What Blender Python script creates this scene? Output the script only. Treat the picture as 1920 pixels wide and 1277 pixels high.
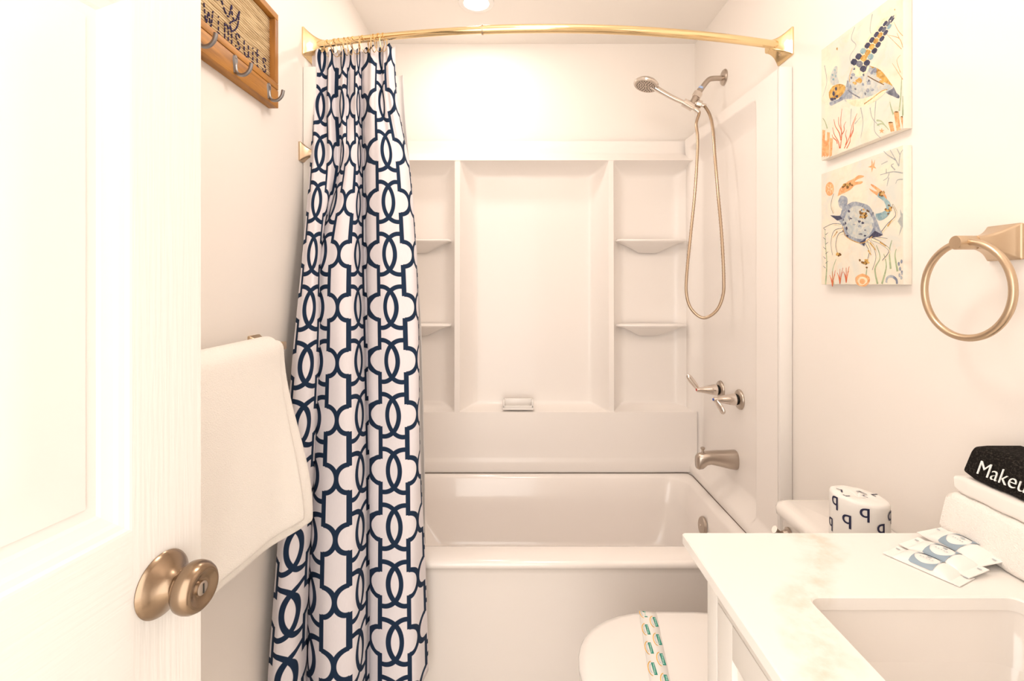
import bpy, bmesh, math, random
from mathutils import Vector, Matrix
R = random.Random(7)
for o in list(bpy.data.objects): bpy.data.objects.remove(o)
scene = bpy.context.scene
COL = scene.collection
# ------------------------------------------------------------------ camera
F = 922.0; CH = 1.29                       # focal length in pixels of a 1920 wide frame, eye height
cd = bpy.data.cameras.new('camera'); cam = bpy.data.objects.new('camera', cd); COL.objects.link(cam)
cam.location = (0, 0, CH); cam.rotation_euler = (math.radians(90), 0, 0)
cd.sensor_width = 36; cd.lens = F/1920*36; cd.shift_y = -(638.5-533)/1920; cd.clip_start = .02
scene.camera = cam
# ------------------------------------------------------------------ light
w = bpy.data.worlds.new('hall_light'); scene.world = w; w.use_nodes = True
w.node_tree.nodes['Background'].inputs[0].default_value = (1, .94, .885, 1)
w.node_tree.nodes['Background'].inputs[1].default_value = 3.2
scene.view_settings.view_transform = 'Standard'; scene.view_settings.look = 'None'
scene.view_settings.gamma = 1; scene.view_settings.use_curve_mapping = False
scene.view_settings.exposure = 0.26
E_CEIL, E_TUB, E_VAN = 9.2, 2.8, .15
WARM = (1, .905, .83)
# room
XL, XR, YB, YF, ZC = -.651, .873, 2.346, -.09, 2.437

# ================================================================== helpers
def lin(c): return tuple(((v/255)/12.92 if v/255 <= .04045 else ((v/255+.055)/1.055)**2.4) for v in c)
class NB:
    """small expression builder over shader math nodes"""
    def __init__(s, nt): s.nt = nt
    def m(s, op, a, b=None, c=None):
        n = s.nt.nodes.new('ShaderNodeMath'); n.operation = op
        for i, v in enumerate((a, b, c)):
            if v is None: continue
            if isinstance(v, (int, float)): n.inputs[i].default_value = v
            else: s.nt.links.new(v, n.inputs[i])
        return n.outputs[0]
    def sep(s, v):
        n = s.nt.nodes.new('ShaderNodeSeparateXYZ'); s.nt.links.new(v, n.inputs[0]); return n.outputs
    def mix(s, f, a, b):
        n = s.nt.nodes.new('ShaderNodeMix'); n.data_type = 'RGBA'
        for i, v in ((0, f), (6, a), (7, b)):
            if isinstance(v, tuple): n.inputs[i].default_value = (*v[:3], 1)
            elif isinstance(v, (int, float)): n.inputs[i].default_value = v
            else: s.nt.links.new(v, n.inputs[i])
        return n.outputs[2]
    def coord(s, kind='Object', scale=(1, 1, 1), loc=(0, 0, 0)):
        t = s.nt.nodes.new('ShaderNodeTexCoord'); mp = s.nt.nodes.new('ShaderNodeMapping')
        s.nt.links.new(t.outputs[kind], mp.inputs[0]); mp.inputs[3].default_value = scale; mp.inputs[1].default_value = loc
        return mp.outputs[0]
    def noise(s, vec, scale=5, detail=3, rough=.5, dist=0):
        n = s.nt.nodes.new('ShaderNodeTexNoise'); s.nt.links.new(vec, n.inputs['Vector'])
        n.inputs['Scale'].default_value = scale; n.inputs['Detail'].default_value = detail
        n.inputs['Roughness'].default_value = rough; n.inputs['Distortion'].default_value = dist
        return n.outputs[0]
    def ramp(s, f, stops):
        n = s.nt.nodes.new('ShaderNodeValToRGB'); e = n.color_ramp.elements
        while len(e) < len(stops): e.new(.5)
        for i, (p, c) in enumerate(stops): e[i].position = p; e[i].color = (*c[:3], 1)
        s.nt.links.new(f, n.inputs[0]); return n.outputs[0]
    def bump(s, h, strength=.1, dist=.01):
        n = s.nt.nodes.new('ShaderNodeBump'); n.inputs['Strength'].default_value = strength
        n.inputs['Distance'].default_value = dist; s.nt.links.new(h, n.inputs['Height']); return n.outputs[0]
MATS = {}
def mat(name, col, rough=.5, metal=0, coat=0, bump=None, var=None, spec=.5, sss=0, aniso=0, stretch=(1, 1, 1), trans=0):
    """col linear rgb; bump=(scale,strength,dist,detail); var=(scale, other colour, lo, hi)"""
    m = bpy.data.materials.new(name); m.use_nodes = True; nt = m.node_tree; b = nt.nodes['Principled BSDF']; nb = NB(nt)
    b.inputs['Base Color'].default_value = (*col, 1); b.inputs['Roughness'].default_value = rough
    b.inputs['Metallic'].default_value = metal; b.inputs['Coat Weight'].default_value = coat; b.inputs['Coat Roughness'].default_value = .05
    b.inputs['Specular IOR Level'].default_value = spec; b.inputs['Anisotropic'].default_value = aniso
    if trans: b.inputs['Transmission Weight'].default_value = trans
    vec = nb.coord('Object', stretch)
    if var:
        n = nb.noise(vec, var[0], 4, .6)
        f = nb.ramp(n, [(var[2], (0, 0, 0)), (var[3], (1, 1, 1))])
        nt.links.new(nb.mix(f, tuple(col), tuple(var[1])), b.inputs['Base Color'])
    else:   # the faintest tonal unevenness keeps plain surfaces from looking computed
        n = nb.noise(vec, 6, 3)
        nt.links.new(nb.mix(nb.m('MULTIPLY', n, .06), tuple(col), tuple(v*.93 for v in col)), b.inputs['Base Color'])
    if bump:
        n = nb.noise(vec, bump[0], bump[3] if len(bump) > 3 else 3)
        nt.links.new(nb.bump(n, bump[1], bump[2]), b.inputs['Normal'])
    MATS[name] = m; return m

def root(name, label, cat, loc, group=None, kind=None):
    o = bpy.data.objects.new(name, None); COL.objects.link(o); o.location = loc; o.empty_display_size = .05
    if label: o['label'] = label
    if cat: o['category'] = cat
    if group: o['group'] = group
    if kind: o['kind'] = kind
    return o
def adopt(o, parent):
    if parent is not None:
        o.parent = parent; bpy.context.view_layer.update() if parent.parent else None
        l = Vector((0, 0, 0)); p = parent
        M = parent_world(parent)
        o.matrix_parent_inverse = M.inverted()
def parent_world(p):
    M = p.matrix_basis.copy()
    if p.parent is not None: M = parent_world(p.parent) @ p.matrix_parent_inverse @ M
    return M
def mobj(name, verts, faces, m, parent=None, smooth=True, angle=35, label=None, cat=None, group=None, kind=None, local=False):
    me = bpy.data.meshes.new(name); me.from_pydata([tuple(v) for v in verts], [], faces); me.validate()
    if m is not None: me.materials.append(m)
    bm = bmesh.new(); bm.from_mesh(me); bmesh.ops.recalc_face_normals(bm, faces=bm.faces); bm.to_mesh(me); bm.free()
    if smooth:
        me.shade_smooth()
        if angle: me.set_sharp_from_angle(angle=math.radians(angle))
    o = bpy.data.objects.new(name, me); COL.objects.link(o)
    if parent is not None:
        if local: o.parent = parent
        else: adopt(o, parent)
    for k, v in (('label', label), ('category', cat), ('group', group), ('kind', kind)):
        if v: o[k] = v
    return o
class G:
    """collects geometry"""
    def __init__(s): s.v = []; s.f = []
    def add(s, v, f):
        n = len(s.v); s.v += [Vector(p) for p in v]; s.f += [tuple(i+n for i in q) for q in f]; return s
    def box(s, a, b, bev=0, seg=2):
        bm = bmesh.new(); bmesh.ops.create_cube(bm, size=1)
        for v in bm.verts: v.co = Vector([(a[i]+b[i])/2 + v.co[i]*(b[i]-a[i]) for i in range(3)])
        if bev: bmesh.ops.bevel(bm, geom=bm.edges[:], offset=bev, segments=seg, affect='EDGES', profile=.5)
        bm.verts.index_update(); s.add([v.co for v in bm.verts], [[v.index for v in f.verts] for f in bm.faces]); bm.free(); return s
    def loft(s, rings, cap0=True, cap1=True, closed=True, cyclic=False):
        n = len(rings[0]); v = [p for r in rings for p in r]; f = []
        k = len(rings)
        for i in range(k if cyclic else k-1):
            i2 = (i+1) % k
            for j in range(n if closed else n-1):
                j2 = (j+1) % n; f.append((i*n+j, i*n+j2, i2*n+j2, i2*n+j))
        if not cyclic:
            if cap0: f.append(tuple(range(n))[::-1])
            if cap1: f.append(tuple((k-1)*n+j for j in range(n)))
        return s.add(v, f)
    def tube(s, pts, r, n=12, cap=True, squash=None, cyclic=False):
        pts = [Vector(p) for p in pts]; k = len(pts); rr = r if isinstance(r, (list, tuple)) else [r]*k
        rings = []; up = None
        for i, p in enumerate(pts):
            if cyclic: t = pts[(i+1) % k]-pts[i-1]
            else: t = pts[min(i+1, k-1)]-pts[max(i-1, 0)]
            t.normalize()
            if up is None:
                up = Vector((0, 0, 1)) if abs(t.z) < .9 else Vector((1, 0, 0))
            up = (up - t*up.dot(t)).normalized(); side = t.cross(up)
            q = squash if squash else 1
            rings.append([p + (up*math.cos(a)*rr[i] + side*math.sin(a)*rr[i]*q) for a in [2*math.pi*j/n for j in range(n)]])
        return s.loft(rings, cap, cap, True, cyclic)
    def lathe(s, prof, origin, axis, n=32, cap=True):
        axis = Vector(axis).normalized(); up = Vector((0, 0, 1)) if abs(axis.z) < .9 else Vector((1, 0, 0))
        a = axis.cross(up).normalized(); b = axis.cross(a)
        rings = [[Vector(origin)+axis*h + (a*math.cos(t)+b*math.sin(t))*max(r, .0001) for t in [2*math.pi*j/n for j in range(n)]] for r, h in prof]
        return s.loft(rings, cap, cap)
    def make(s, name, m, parent=None, **k): return mobj(name, s.v, s.f, m, parent, **k)
def rrect(x0, x1, y0, y1, r, z, k=6):
    r = max(r, .0005); out = []
    for cx, cy, a0 in ((x1-r, y1-r, 0), (x0+r, y1-r, 90), (x0+r, y0+r, 180), (x1-r, y0+r, 270)):
        for i in range(k+1):
            a = math.radians(a0+90*i/k); out.append(Vector((cx+r*math.cos(a), cy+r*math.sin(a), z)))
    return out
def catmull(P, n):
    P = [Vector(p) for p in P]; out = []
    for i in range(len(P)-1):
        p0 = P[max(i-1, 0)]; p1 = P[i]; p2 = P[i+1]; p3 = P[min(i+2, len(P)-1)]
        for j in range(n):
            t = j/n; out.append(.5*((2*p1)+(p2-p0)*t+(2*p0-5*p1+4*p2-p3)*t*t+(3*p1-p0-3*p2+p3)*t**3))
    out.append(P[-1]); return out
def text_mesh(body, size, place, name, m, parent, bold=0, shear=0, extrude=0.0002, align='LEFT', sx=1, **k):
    """flat lettering; place maps (x, y, z) in the text plane to the world"""
    cu = bpy.data.curves.new('t', 'FONT'); cu.body = body; cu.size = size; cu.offset = bold; cu.shear = shear; cu.extrude = extrude; cu.align_x = align; cu.resolution_u = 4
    to = bpy.data.objects.new('t', cu); COL.objects.link(to)
    dg = bpy.context.evaluated_depsgraph_get(); me = bpy.data.meshes.new_from_object(to.evaluated_get(dg))
    v = [place(p.co.x*sx, p.co.y, p.co.z) for p in me.vertices]; f = [tuple(q.vertices) for q in me.polygons]
    bpy.data.objects.remove(to); bpy.data.meshes.remove(me)
    return mobj(name, v, f, m, parent, smooth=False, **k)
def flared(g, origin, axis, up, stations, k=4):
    """square post that flares in a concave sweep; stations (distance, half side, corner radius)"""
    axis = Vector(axis).normalized(); up = Vector(up).normalized(); side = axis.cross(up)
    rings = []
    for d, h, r in stations:
        rings.append([Vector(origin)+axis*d+side*p.x+up*p.y for p in rrect(-h, h, -h, h, r, 0, k)])
    g.loft(rings); return g
def concave(l0, h0, l1, h1, n=8, p=2.2, r0=.004, r1=.006):
    return [(l0+(l1-l0)*t, h1+(h0-h1)*(1-t)**p, r0+(r1-r0)*t) for t in [i/n for i in range(n+1)]]
def bezier_sub(o, lv=1):
    md = o.modifiers.new('sub', 'SUBSURF'); md.levels = lv; md.render_levels = lv; return o

# ================================================================== materials
M_wall = mat('wall_paint', (.90, .845, .79), .55, bump=(140, .06, .002))
M_ceil = mat('ceiling_paint', (.93, .88, .825), .8, bump=(160, .08, .002))
M_floor = mat('vinyl_floor', (.74, .68, .60), .4, var=(9, (.66, .60, .52), .4, .7))
M_acry = mat('acrylic_white', (.90, .845, .80), .34, coat=.22)
M_tub = mat('tub_enamel', (.90, .84, .795), .16, coat=.4)
M_caulk = mat('dark_caulk', (.16, .12, .10), .8)
M_porc = mat('porcelain', (.87, .82, .77), .1, coat=.5)
M_plast = mat('white_plastic', (.88, .84, .80), .25)
M_door = {}
for nm, st in (('door_paint_upright_grain', (90, 90, 4)), ('door_paint_level_grain', (4, 90, 90))):
    M_door[nm] = mat(nm, (.80, .77, .73), .42, bump=(1.6, .22, .004, 4), stretch=st)
M_doorp = mat('door_panel_paint', (.80, .77, .73), .42, bump=(1.4, .05, .003, 3), stretch=(60, 60, 5))
M_brass = mat('polished_brass', (.84, .64, .36), .12, 1)
M_gold = mat('brushed_champagne', (.60, .46, .32), .33, 1, bump=(3, .05, .001), stretch=(40, 40, 400))
M_bronze = mat('antique_brass_brushed', (.30, .215, .145), .24, 1, bump=(3, .06, .001), stretch=(60, 60, 300))
M_chrome = mat('chrome', (.74, .67, .61), .12, 1)
M_nickel = mat('satin_nickel', (.50, .43, .37), .28, 1)
M_hose = mat('metal_hose', (.52, .40, .29), .25, 1)
M_iron = mat('grey_iron', (.30, .29, .29), .38, .9, bump=(60, .1, .002))
M_wood = mat('stained_pine', lin((184, 126, 50)), .5, var=(3, lin((126, 78, 26)), .42, .78), stretch=(22, 2.2, 22), bump=(4, .1, .002))
M_woodv = mat('stained_pine_upright', lin((174, 118, 54)), .5, var=(3, lin((116, 72, 28)), .42, .78), stretch=(22, 22, 2.2), bump=(4, .1, .002))
M_cord = mat('jute_cord', lin((216, 192, 152)), .9, var=(60, lin((176, 148, 108)), .4, .65), stretch=(1, .25, 3), bump=(400, .3, .002))
M_navy = mat('navy_stitch', lin((48, 40, 78)), .9)
M_terry = mat('white_terry', (.93, .885, .83), .95, bump=(420, .55, .003, 2), spec=.1)
M_terryb = mat('black_terry', (.012, .010, .009), .95, bump=(420, .6, .003, 2), spec=.1, var=(300, (.05, .044, .035), .5, .7))
M_hem = mat('woven_hem', (.88, .83, .78), .85, bump=(260, .2, .001), stretch=(1, 1, 6))
M_thread = mat('white_thread', (.95, .95, .92), .7)
M_cab = mat('cabinet_paint', (.84, .80, .75), .4)
M_black = mat('black_rubber', (.02, .018, .016), .6)
M_red = mat('red_index', lin((190, 60, 50)), .3); M_blue = mat('blue_index', lin((40, 80, 170)), .3)
M_tape = mat('white_plumber_tape', lin((170, 195, 235)), .6)
M_paper = mat('white_paper', (.88, .845, .80), .8)
M_ink = mat('navy_ink', lin((28, 30, 66)), .6)
M_green = mat('green_ink', lin((20, 140, 120)), .6); M_yel = mat('yellow_ink', lin((244, 190, 80)), .6); M_gry = mat('grey_ink', lin((186, 196, 200)), .6)
M_pale = mat('pale_green_ink', lin((190, 228, 216)), .6)
M_lab = mat('blue_grey_ink', lin((148, 166, 180)), .5); M_sach = mat('glossy_white_wrapper', (.90, .87, .83), .3, bump=(30, .25, .004))
# marble
M_marb = bpy.data.materials.new('white_marble'); M_marb.use_nodes = True
nt = M_marb.node_tree; nb = NB(nt); b = nt.nodes['Principled BSDF']
v1 = nb.coord('Object', (1, 1, 1), (.3, .1, 0)); n1 = nb.noise(v1, 4.2, 6, .62, 1.2)
vein = nb.m('SUBTRACT', 1, nb.m('MULTIPLY', nb.m('ABSOLUTE', nb.m('SUBTRACT', n1, .5)), 9)); vein = nb.m('MAXIMUM', vein, 0)
mask = nb.ramp(nb.noise(v1, 2.1, 2), [(.46, (0, 0, 0)), (.66, (1, 1, 1))])
f = nb.m('MULTIPLY', nb.m('POWER', vein, 1.6), mask)
sx_, sy_, _ = nb.sep(v1)                      # one broad tan drift runs past the sink corner
dd = nb.m('SUBTRACT', nb.m('SUBTRACT', sx_, .72), nb.m('MULTIPLY', nb.m('SUBTRACT', sy_, .78), .55))
dd = nb.m('ADD', dd, nb.m('MULTIPLY', nb.m('SUBTRACT', nb.noise(v1, 7, 4, .6), .5), .16))
drift = nb.m('MAXIMUM', nb.m('SUBTRACT', 1, nb.m('DIVIDE', nb.m('ABSOLUTE', dd), .045)), 0)
f = nb.m('MAXIMUM', f, nb.m('MULTIPLY', drift, nb.ramp(nb.noise(v1, 24, 5, .65), [(.40, (.15, .15, .15)), (.68, (1, 1, 1))])))
nt.links.new(nb.mix(nb.m('MULTIPLY', f, .6), (.88, .845, .80), (.60, .47, .32)), b.inputs['Base Color'])
b.inputs['Roughness'].default_value = .14
# canvas paint: pale watercolour wash
def wash(name, a, bcol, c, seed, sc_=10):
    m = bpy.data.materials.new(name); m.use_nodes = True; nt = m.node_tree; nb = NB(nt); b = nt.nodes['Principled BSDF']
    v = nb.coord('Object', (1, 1, 1), (seed, seed*.7, 0)); n = nb.noise(v, sc_, 5, .62, .8); n2 = nb.noise(v, sc_*2.7, 4, .65, .5)
    c1 = nb.mix(nb.ramp(n, [(.40, (0, 0, 0)), (.68, (1, 1, 1))]), a, bcol)
    c2 = nb.mix(nb.m('MULTIPLY', nb.ramp(n2, [(.5, (0, 0, 0)), (.75, (1, 1, 1))]), .7), c1, c)
    nt.links.new(c2, b.inputs['Base Color']); b.inputs['Roughness'].default_value = .75
    nt.links.new(nb.bump(nb.noise(v, 900, 1), .15, .001), b.inputs['Normal']); return m
M_canv = wash('canvas_wash', lin((240, 226, 204)), lin((214, 214, 204)), lin((232, 208, 182)), 3)
M_canvside = wash('canvas_edge', lin((244, 236, 222)), lin((240, 232, 220)), lin((232, 220, 206)), 5)
def art(n, a, b2, c, s): return wash('watercolour_'+n, lin(a), lin(b2), lin(c), s, 46)
A_slate = art('slate', (120, 122, 134), (74, 76, 92), (170, 172, 168), 11)
A_blue = art('blue_grey', (166, 172, 180), (104, 114, 138), (222, 214, 200), 12)
A_pale = art('pale_grey', (206, 206, 198), (166, 176, 180), (232, 214, 180), 13)
A_gold = art('gold', (212, 166, 84), (150, 104, 42), (246, 222, 160), 14)
A_brown = art('brown', (120, 84, 40), (72, 48, 22), (190, 140, 70), 15)
A_coral = art('coral', (214, 112, 70), (190, 84, 52), (236, 168, 120), 16)
A_orange = art('orange', (232, 176, 122), (214, 140, 82), (246, 218, 180), 17)
A_green = art('green', (176, 188, 150), (140, 158, 122), (206, 208, 172), 18)
A_grey = art('grey_weed', (176, 178, 172), (150, 156, 158), (200, 196, 184), 19)
A_teal = art('teal', (150, 178, 182), (104, 140, 154), (204, 208, 198), 20)
A_dark = art('deep_indigo', (66, 66, 92), (44, 44, 66), (100, 104, 126), 21)
A_ivory = art('ivory', (240, 226, 196), (226, 206, 170), (246, 236, 214), 22)
# shower curtain print
M_curt = bpy.data.materials.new('printed_cotton'); M_curt.use_nodes = True
nt = M_curt.node_tree; nb = NB(nt); b = nt.nodes['Principled BSDF']; m_ = nb.m
uvn = nt.nodes.new('ShaderNodeUVMap'); uvn.uv_map = 'print'
ux, vy, _ = nb.sep(uvn.outputs[0])
PU, PV = .147, .1565                       # repeat of the print in metres
def fold(c, p, s):                         # distance to the nearest repeat centre, in drawing units
    t = m_('DIVIDE', c, p); t = m_('SUBTRACT', t, m_('ROUND', t)); return m_('MULTIPLY', m_('ABSOLUTE', t), s)
a_ = fold(ux, PU, 560.); b_ = fold(vy, PV, 595.)
def ell(cx, rx, ry):
    x = m_('SUBTRACT', a_, cx); 
    k0 = m_('SQRT', m_('ADD', m_('POWER', m_('DIVIDE', m_('ABSOLUTE', x), rx), 2.), m_('POWER', m_('DIVIDE', b_, ry), 2.)))
    k1 = m_('SQRT', m_('ADD', m_('POWER', m_('DIVIDE', m_('ABSOLUTE', x), rx*rx), 2.), m_('POWER', m_('DIVIDE', b_, ry*ry), 2.)))
    return m_('ABSOLUTE', m_('DIVIDE', m_('MULTIPLY', k0, m_('SUBTRACT', k0, 1.)), m_('MAXIMUM', k1, 1e-5)))
BIG = 400.
inside = m_('LESS_THAN', a_, 152.)
arcs = m_('MINIMUM', ell(-115., 182., 230.), ell(115., 182., 230.))
arcs = m_('ADD', arcs, m_('MULTIPLY', m_('SUBTRACT', 1., inside), BIG))
lobe = m_('ADD', ell(160., 121., 140.), m_('MULTIPLY', inside, BIG))
bar = m_('ADD', m_('ABSOLUTE', m_('SUBTRACT', a_, 152.)), m_('MULTIPLY', m_('LESS_THAN', b_, 122.), BIG))
d_ = m_('MINIMUM', m_('MINIMUM', arcs, lobe), bar)
ink = m_('SUBTRACT', 1., m_('SMOOTH_MIN', m_('MAXIMUM', m_('DIVIDE', m_('SUBTRACT', d_, 23.), 4.), 0.), 1., .01))
weave = nb.noise(nb.coord('UV', (900, 60, 1)), 1., 2)
white = nb.mix(weave, (.82, .775, .80), (.74, .70, .73))
navy = nb.mix(weave, lin((20, 38, 62)), lin((30, 50, 76)))
nt.links.new(nb.mix(m_('MINIMUM', m_('MAXIMUM', ink, 0.), 1.), white, navy), b.inputs['Base Color'])
b.inputs['Roughness'].default_value = .8; b.inputs['Specular IOR Level'].default_value = .2
nt.links.new(nb.bump(weave, .08, .001), b.inputs['Normal'])
M_liner = mat('liner_fabric', (.84, .80, .77), .6)
def emit(name, col, s):
    m = bpy.data.materials.new(name); m.use_nodes = True; b = m.node_tree.nodes['Principled BSDF']
    b.inputs['Emission Color'].default_value = (*col, 1); b.inputs['Emission Strength'].default_value = s; b.inputs['Base Color'].default_value = (*col, 1); return m

# ================================================================== structure
def slab(name, a, b, m): return G().box(a, b).make(name, m, smooth=False, kind='structure')
slab('floor', (XL-.1, -1.6, -.05), (XR+.1, YB+.1, 0), M_floor)
slab('ceiling', (XL-.1, YF-.12, ZC), (XR+.1, YB+.1, ZC+.05), M_ceil)
slab('wall_left', (XL-.1, YF, 0), (XL, YB, ZC), M_wall)
slab('wall_right', (XR, YF, 0), (XR+.1, YB, ZC), M_wall)
slab('wall_back', (XL-.1, YB, 0), (XR+.1, YB+.1, ZC), M_wall)
# wall with the doorway the picture is taken from
g = G(); DX0, DX1, DZ = -.575, .235, 2.06
g.box((XL-.1, YF-.12, 0), (DX0, YF, ZC)); g.box((DX1, YF-.12, 0), (XR+.1, YF, ZC)); g.box((DX0, YF-.12, DZ), (DX1, YF, ZC))
g.make('wall_front', M_wall, smooth=False, kind='structure')

# ---- door, swung open into the room on the left
dx, dy = .16, .9871; DW = .76; DE = .66
edge = Vector((-.6328*DE, DE, 0)); hinge = edge - DW*Vector((dx, dy, 0))
door = root('door_1', 'open white moulded panel door with a bronze knob', 'door', (hinge.x, hinge.y, .008), kind='structure')
door.rotation_euler = (0, 0, math.atan2(dy, dx))
TH = .035; cols = ((.10, .33), (.43, .66)); rows = ((.20, .80), (1.0, 1.61), (1.72, 1.92)); DH = 2.03
def dpart(name, x0, x1, z0, z1, m): return G().box((x0, 0, z0), (x1, TH, z1)).make(name, m, door, smooth=False, local=True)
MU, ML = M_door['door_paint_upright_grain'], M_door['door_paint_level_grain']
dpart('stile', 0, .10, 0, DH, MU); dpart('stile', .66, DW, 0, DH, MU)
for z0, z1 in ((0, .20), (.80, 1.0), (1.61, 1.72), (1.92, DH)): dpart('rail', .10, .66, z0, z1, ML)
for z0, z1 in rows: dpart('mullion', .33, .43, z0, z1, MU)
for z0, z1 in rows:
    for x0, x1 in cols:
        prof = [(0, 0), (.003, .0005), (.006, .0035), (.012, .005), (.016, .0075), (.022, .0095), (.027, .0105), (.031, .0125), (.043, .0125), (.0435, .0105)]
        h = min(.042, (z1-z0)/2-.06); prof += [(.046+.01, .0095), (.046+.05, .0045), (.0985, .004)] if (z1-z0) > .3 else [(.08, .004)]
        g = G(); rings = []
        for o, d in prof: rings.append([Vector((x, d, z)) for x, z in ((x0+o, z0+o), (x1-o, z0+o), (x1-o, z1-o), (x0+o, z1-o))])
        bk = [Vector((x, TH, z)) for x, z in ((x0, z0), (x1, z0), (x1, z1), (x0, z1))]
        g.loft([bk]+rings); g.make('panel', M_doorp, door, local=True, angle=12)
# knob
kx, kz = DW-.061, .917
knob = root('door_knob', None, None, (kx, 0, kz)); knob.parent = door; knob['label'] = 'brushed antique brass privacy knob'
K = lambda prof, nm, m, par=knob: mobj(nm, *(lambda gg: (gg.v, gg.f))(G().lathe(prof, (0, 0, 0), (0, -1, 0), 48)), m, par, local=True, angle=50)
K([(.0370, 0), (.0380, .002), (.0370, .004), (.034, .007), (.029, .011), (.0235, .0155), (.019, .0205), (.0165, .0245), (.015, .0255), (.0145, .031)], 'rosette', M_bronze)
K([(.0125, .029), (.017, .031), (.0255, .034), (.0288, .0385), (.0298, .044), (.0292, .050), (.0265, .0555), (.0235, .0585), (.0215, .0592), (.0195, .0585), (.015, .0560), (.0105, .0548), (.0085, .0548)], 'knob_body', M_bronze)
lock = K([(.0080, .053), (.0080, .0568), (.0070, .0576), (.001, .0578)], 'lock_button', M_nickel)
G().box((-.0009, -.0582, -.0058), (.0009, -.0572, .0058)).make('lock_slot', M_black, lock, local=True, smooth=False)

# ================================================================== tub surround
def sst(a, b, x): t = min(max((x-a)/(b-a), 0), 1); return t*t*(3-2*t)
def smax(a, b, k=.06):
    h = max(k-abs(a-b), 0)/k; return max(a, b)+h*h*k*.25
sur = root('tub_surround', 'glossy white moulded acrylic shower surround lining the tub alcove', 'surround', (.111, YB-.06, .436))
RX = (-.25, .4535)
def back_p(x, z):
    pr = .108-.014*min(max((z-.71)/1.1, 0), 1); p0 = .012
    if z > 1.905: return .028
    if z > 1.858: return .030+.066*(1.905-z)/.047
    if z <= .7085: return .112+.005*sst(.51, .475, z)-.004*sst(.62, .80, x)
    d = min(abs(x-RX[0]), abs(x-RX[1])); inside = RX[0] < x < RX[1]
    t = min(max((d-.012)/(.10 if inside else .085), 0), 1); sx = (1-t)**2.4
    e = min(x-(XL+.05), (XR-.05)-x); te = min(max(e/.09, 0), 1); sx = max(sx, .45*(1-te)**2)
    tt = min(max((1.858-z)/.075, 0), 1); sz = (1-tt)**2.0
    tb = min(max((z-.7085)/.075, 0), 1); sb = (1-tb)**8
    s = smax(smax(sx, sz, .12), sb, .05); s = min(s, 1.02)
    # the centre pocket has a shallow scooped top
    return p0+(pr-p0)*s
import itertools
def span(*segs):
    out = []
    for a, b, n in segs: out += [a+(b-a)*i/n for i in range(n)]
    return out+[segs[-1][1]]
xs = span((XL+.02, -.40, 14), (-.40, -.16, 40), (-.16, .36, 20), (.36, .58, 40), (.58, XR-.03, 24))
zs = span((.437, .48, 3), (.48, .505, 6), (.505, .70, 5), (.70, .7085, 3), (.7085, .7090, 1), (.709, .80, 34), (.80, 1.74, 24), (1.74, 1.858, 30), (1.858, 1.91, 8), (1.91, 1.965, 2))
def field(fn, A, B, name, m, parent):
    v = [fn(a, b) for b in B for a in A]; n = len(A)
    f = [(j*n+i, j*n+i+1, (j+1)*n+i+1, (j+1)*n+i) for j in range(len(B)-1) for i in range(n-1)]
    return mobj(name, v, f, m, parent, angle=50)
field(lambda x, z: Vector((x, YB-back_p(x, z), z)), xs, zs, 'back_panel', M_acry, sur)
# end panels
def side_p(y, z):
    fr = (y-1.54)/.75; pb = .041+.022*fr
    low = .070-.004*fr
    b0 = pb+(low-pb)*sst(.50, .45, z)
    # recessed field with a coved head
    iy = min(sst(1.668, 1.690, y), 1-sst(2.22, 2.275, y)*.9)
    iz = 1.0
    if z > 1.84: iz = 1-((z-1.84)/.08)**1.6 if z < 1.92 else 0
    iz = min(iz, sst(.462, .53, z))
    return b0-(b0-.008)*iy*iz
ys = span((1.54, 1.66, 3), (1.66, 1.70, 12), (1.70, 2.20, 8), (2.20, 2.30, 10))
zs2 = span((.437, .45, 2), (.45, .64, 24), (.64, 1.80, 12), (1.80, 1.925, 30), (1.925, 1.965, 2))
for sgn, X in ((-1, XR), (1, XL)):
    o = field(lambda y, z: Vector((X+sgn*side_p(y, z), y, z)), ys, zs2, 'end_panel', M_acry, sur)
    x0, x1 = sorted((X+sgn*.0015, X+sgn*.041))
    G().box((x0, 1.528, .437), (x1, 1.541, 1.967), .002).make('edge_trim', M_plast, sur)
    # top return and the lower toe where the panel rests on the tub
    G().box((x0, 1.535, 1.960), (x1, 2.31, 1.9665), .002).make('top_flange', M_acry, sur)
# moulded corner shelves
def shelf(x0, x1, z):
    g = G(); yb = YB-.026; yf = YB-.102
    rings = []
    def ring(xa, xb, y, zz): return [Vector((xa, yb, zz)), Vector((xb, yb, zz)), Vector((xb-.0, y+.012, zz)), Vector((xb-.012, y, zz)), Vector((xa+.012, y, zz)), Vector((xa, y+.012, zz))]
    st = [(0, .004, yf+.003), (.003, 0, yf), (.009, 0, yf)]
    for k in range(1, 10):
        t = k/9; st.append((.010+.050*t, .012+.105*t**.85, yf+.004+(yb-yf-.006)*(.35*t+.65*t*t)))
    for d, ins, y in st: rings.append(ring(x0+ins, x1-ins, y, z-d))
    return g.loft(rings).make('shelf', M_acry, sur, angle=75)
for x0, x1 in ((.482, .802), (-.585, -.283)):
    shelf(x0, x1, 1.4965); shelf(x0, x1, 1.106)
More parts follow.
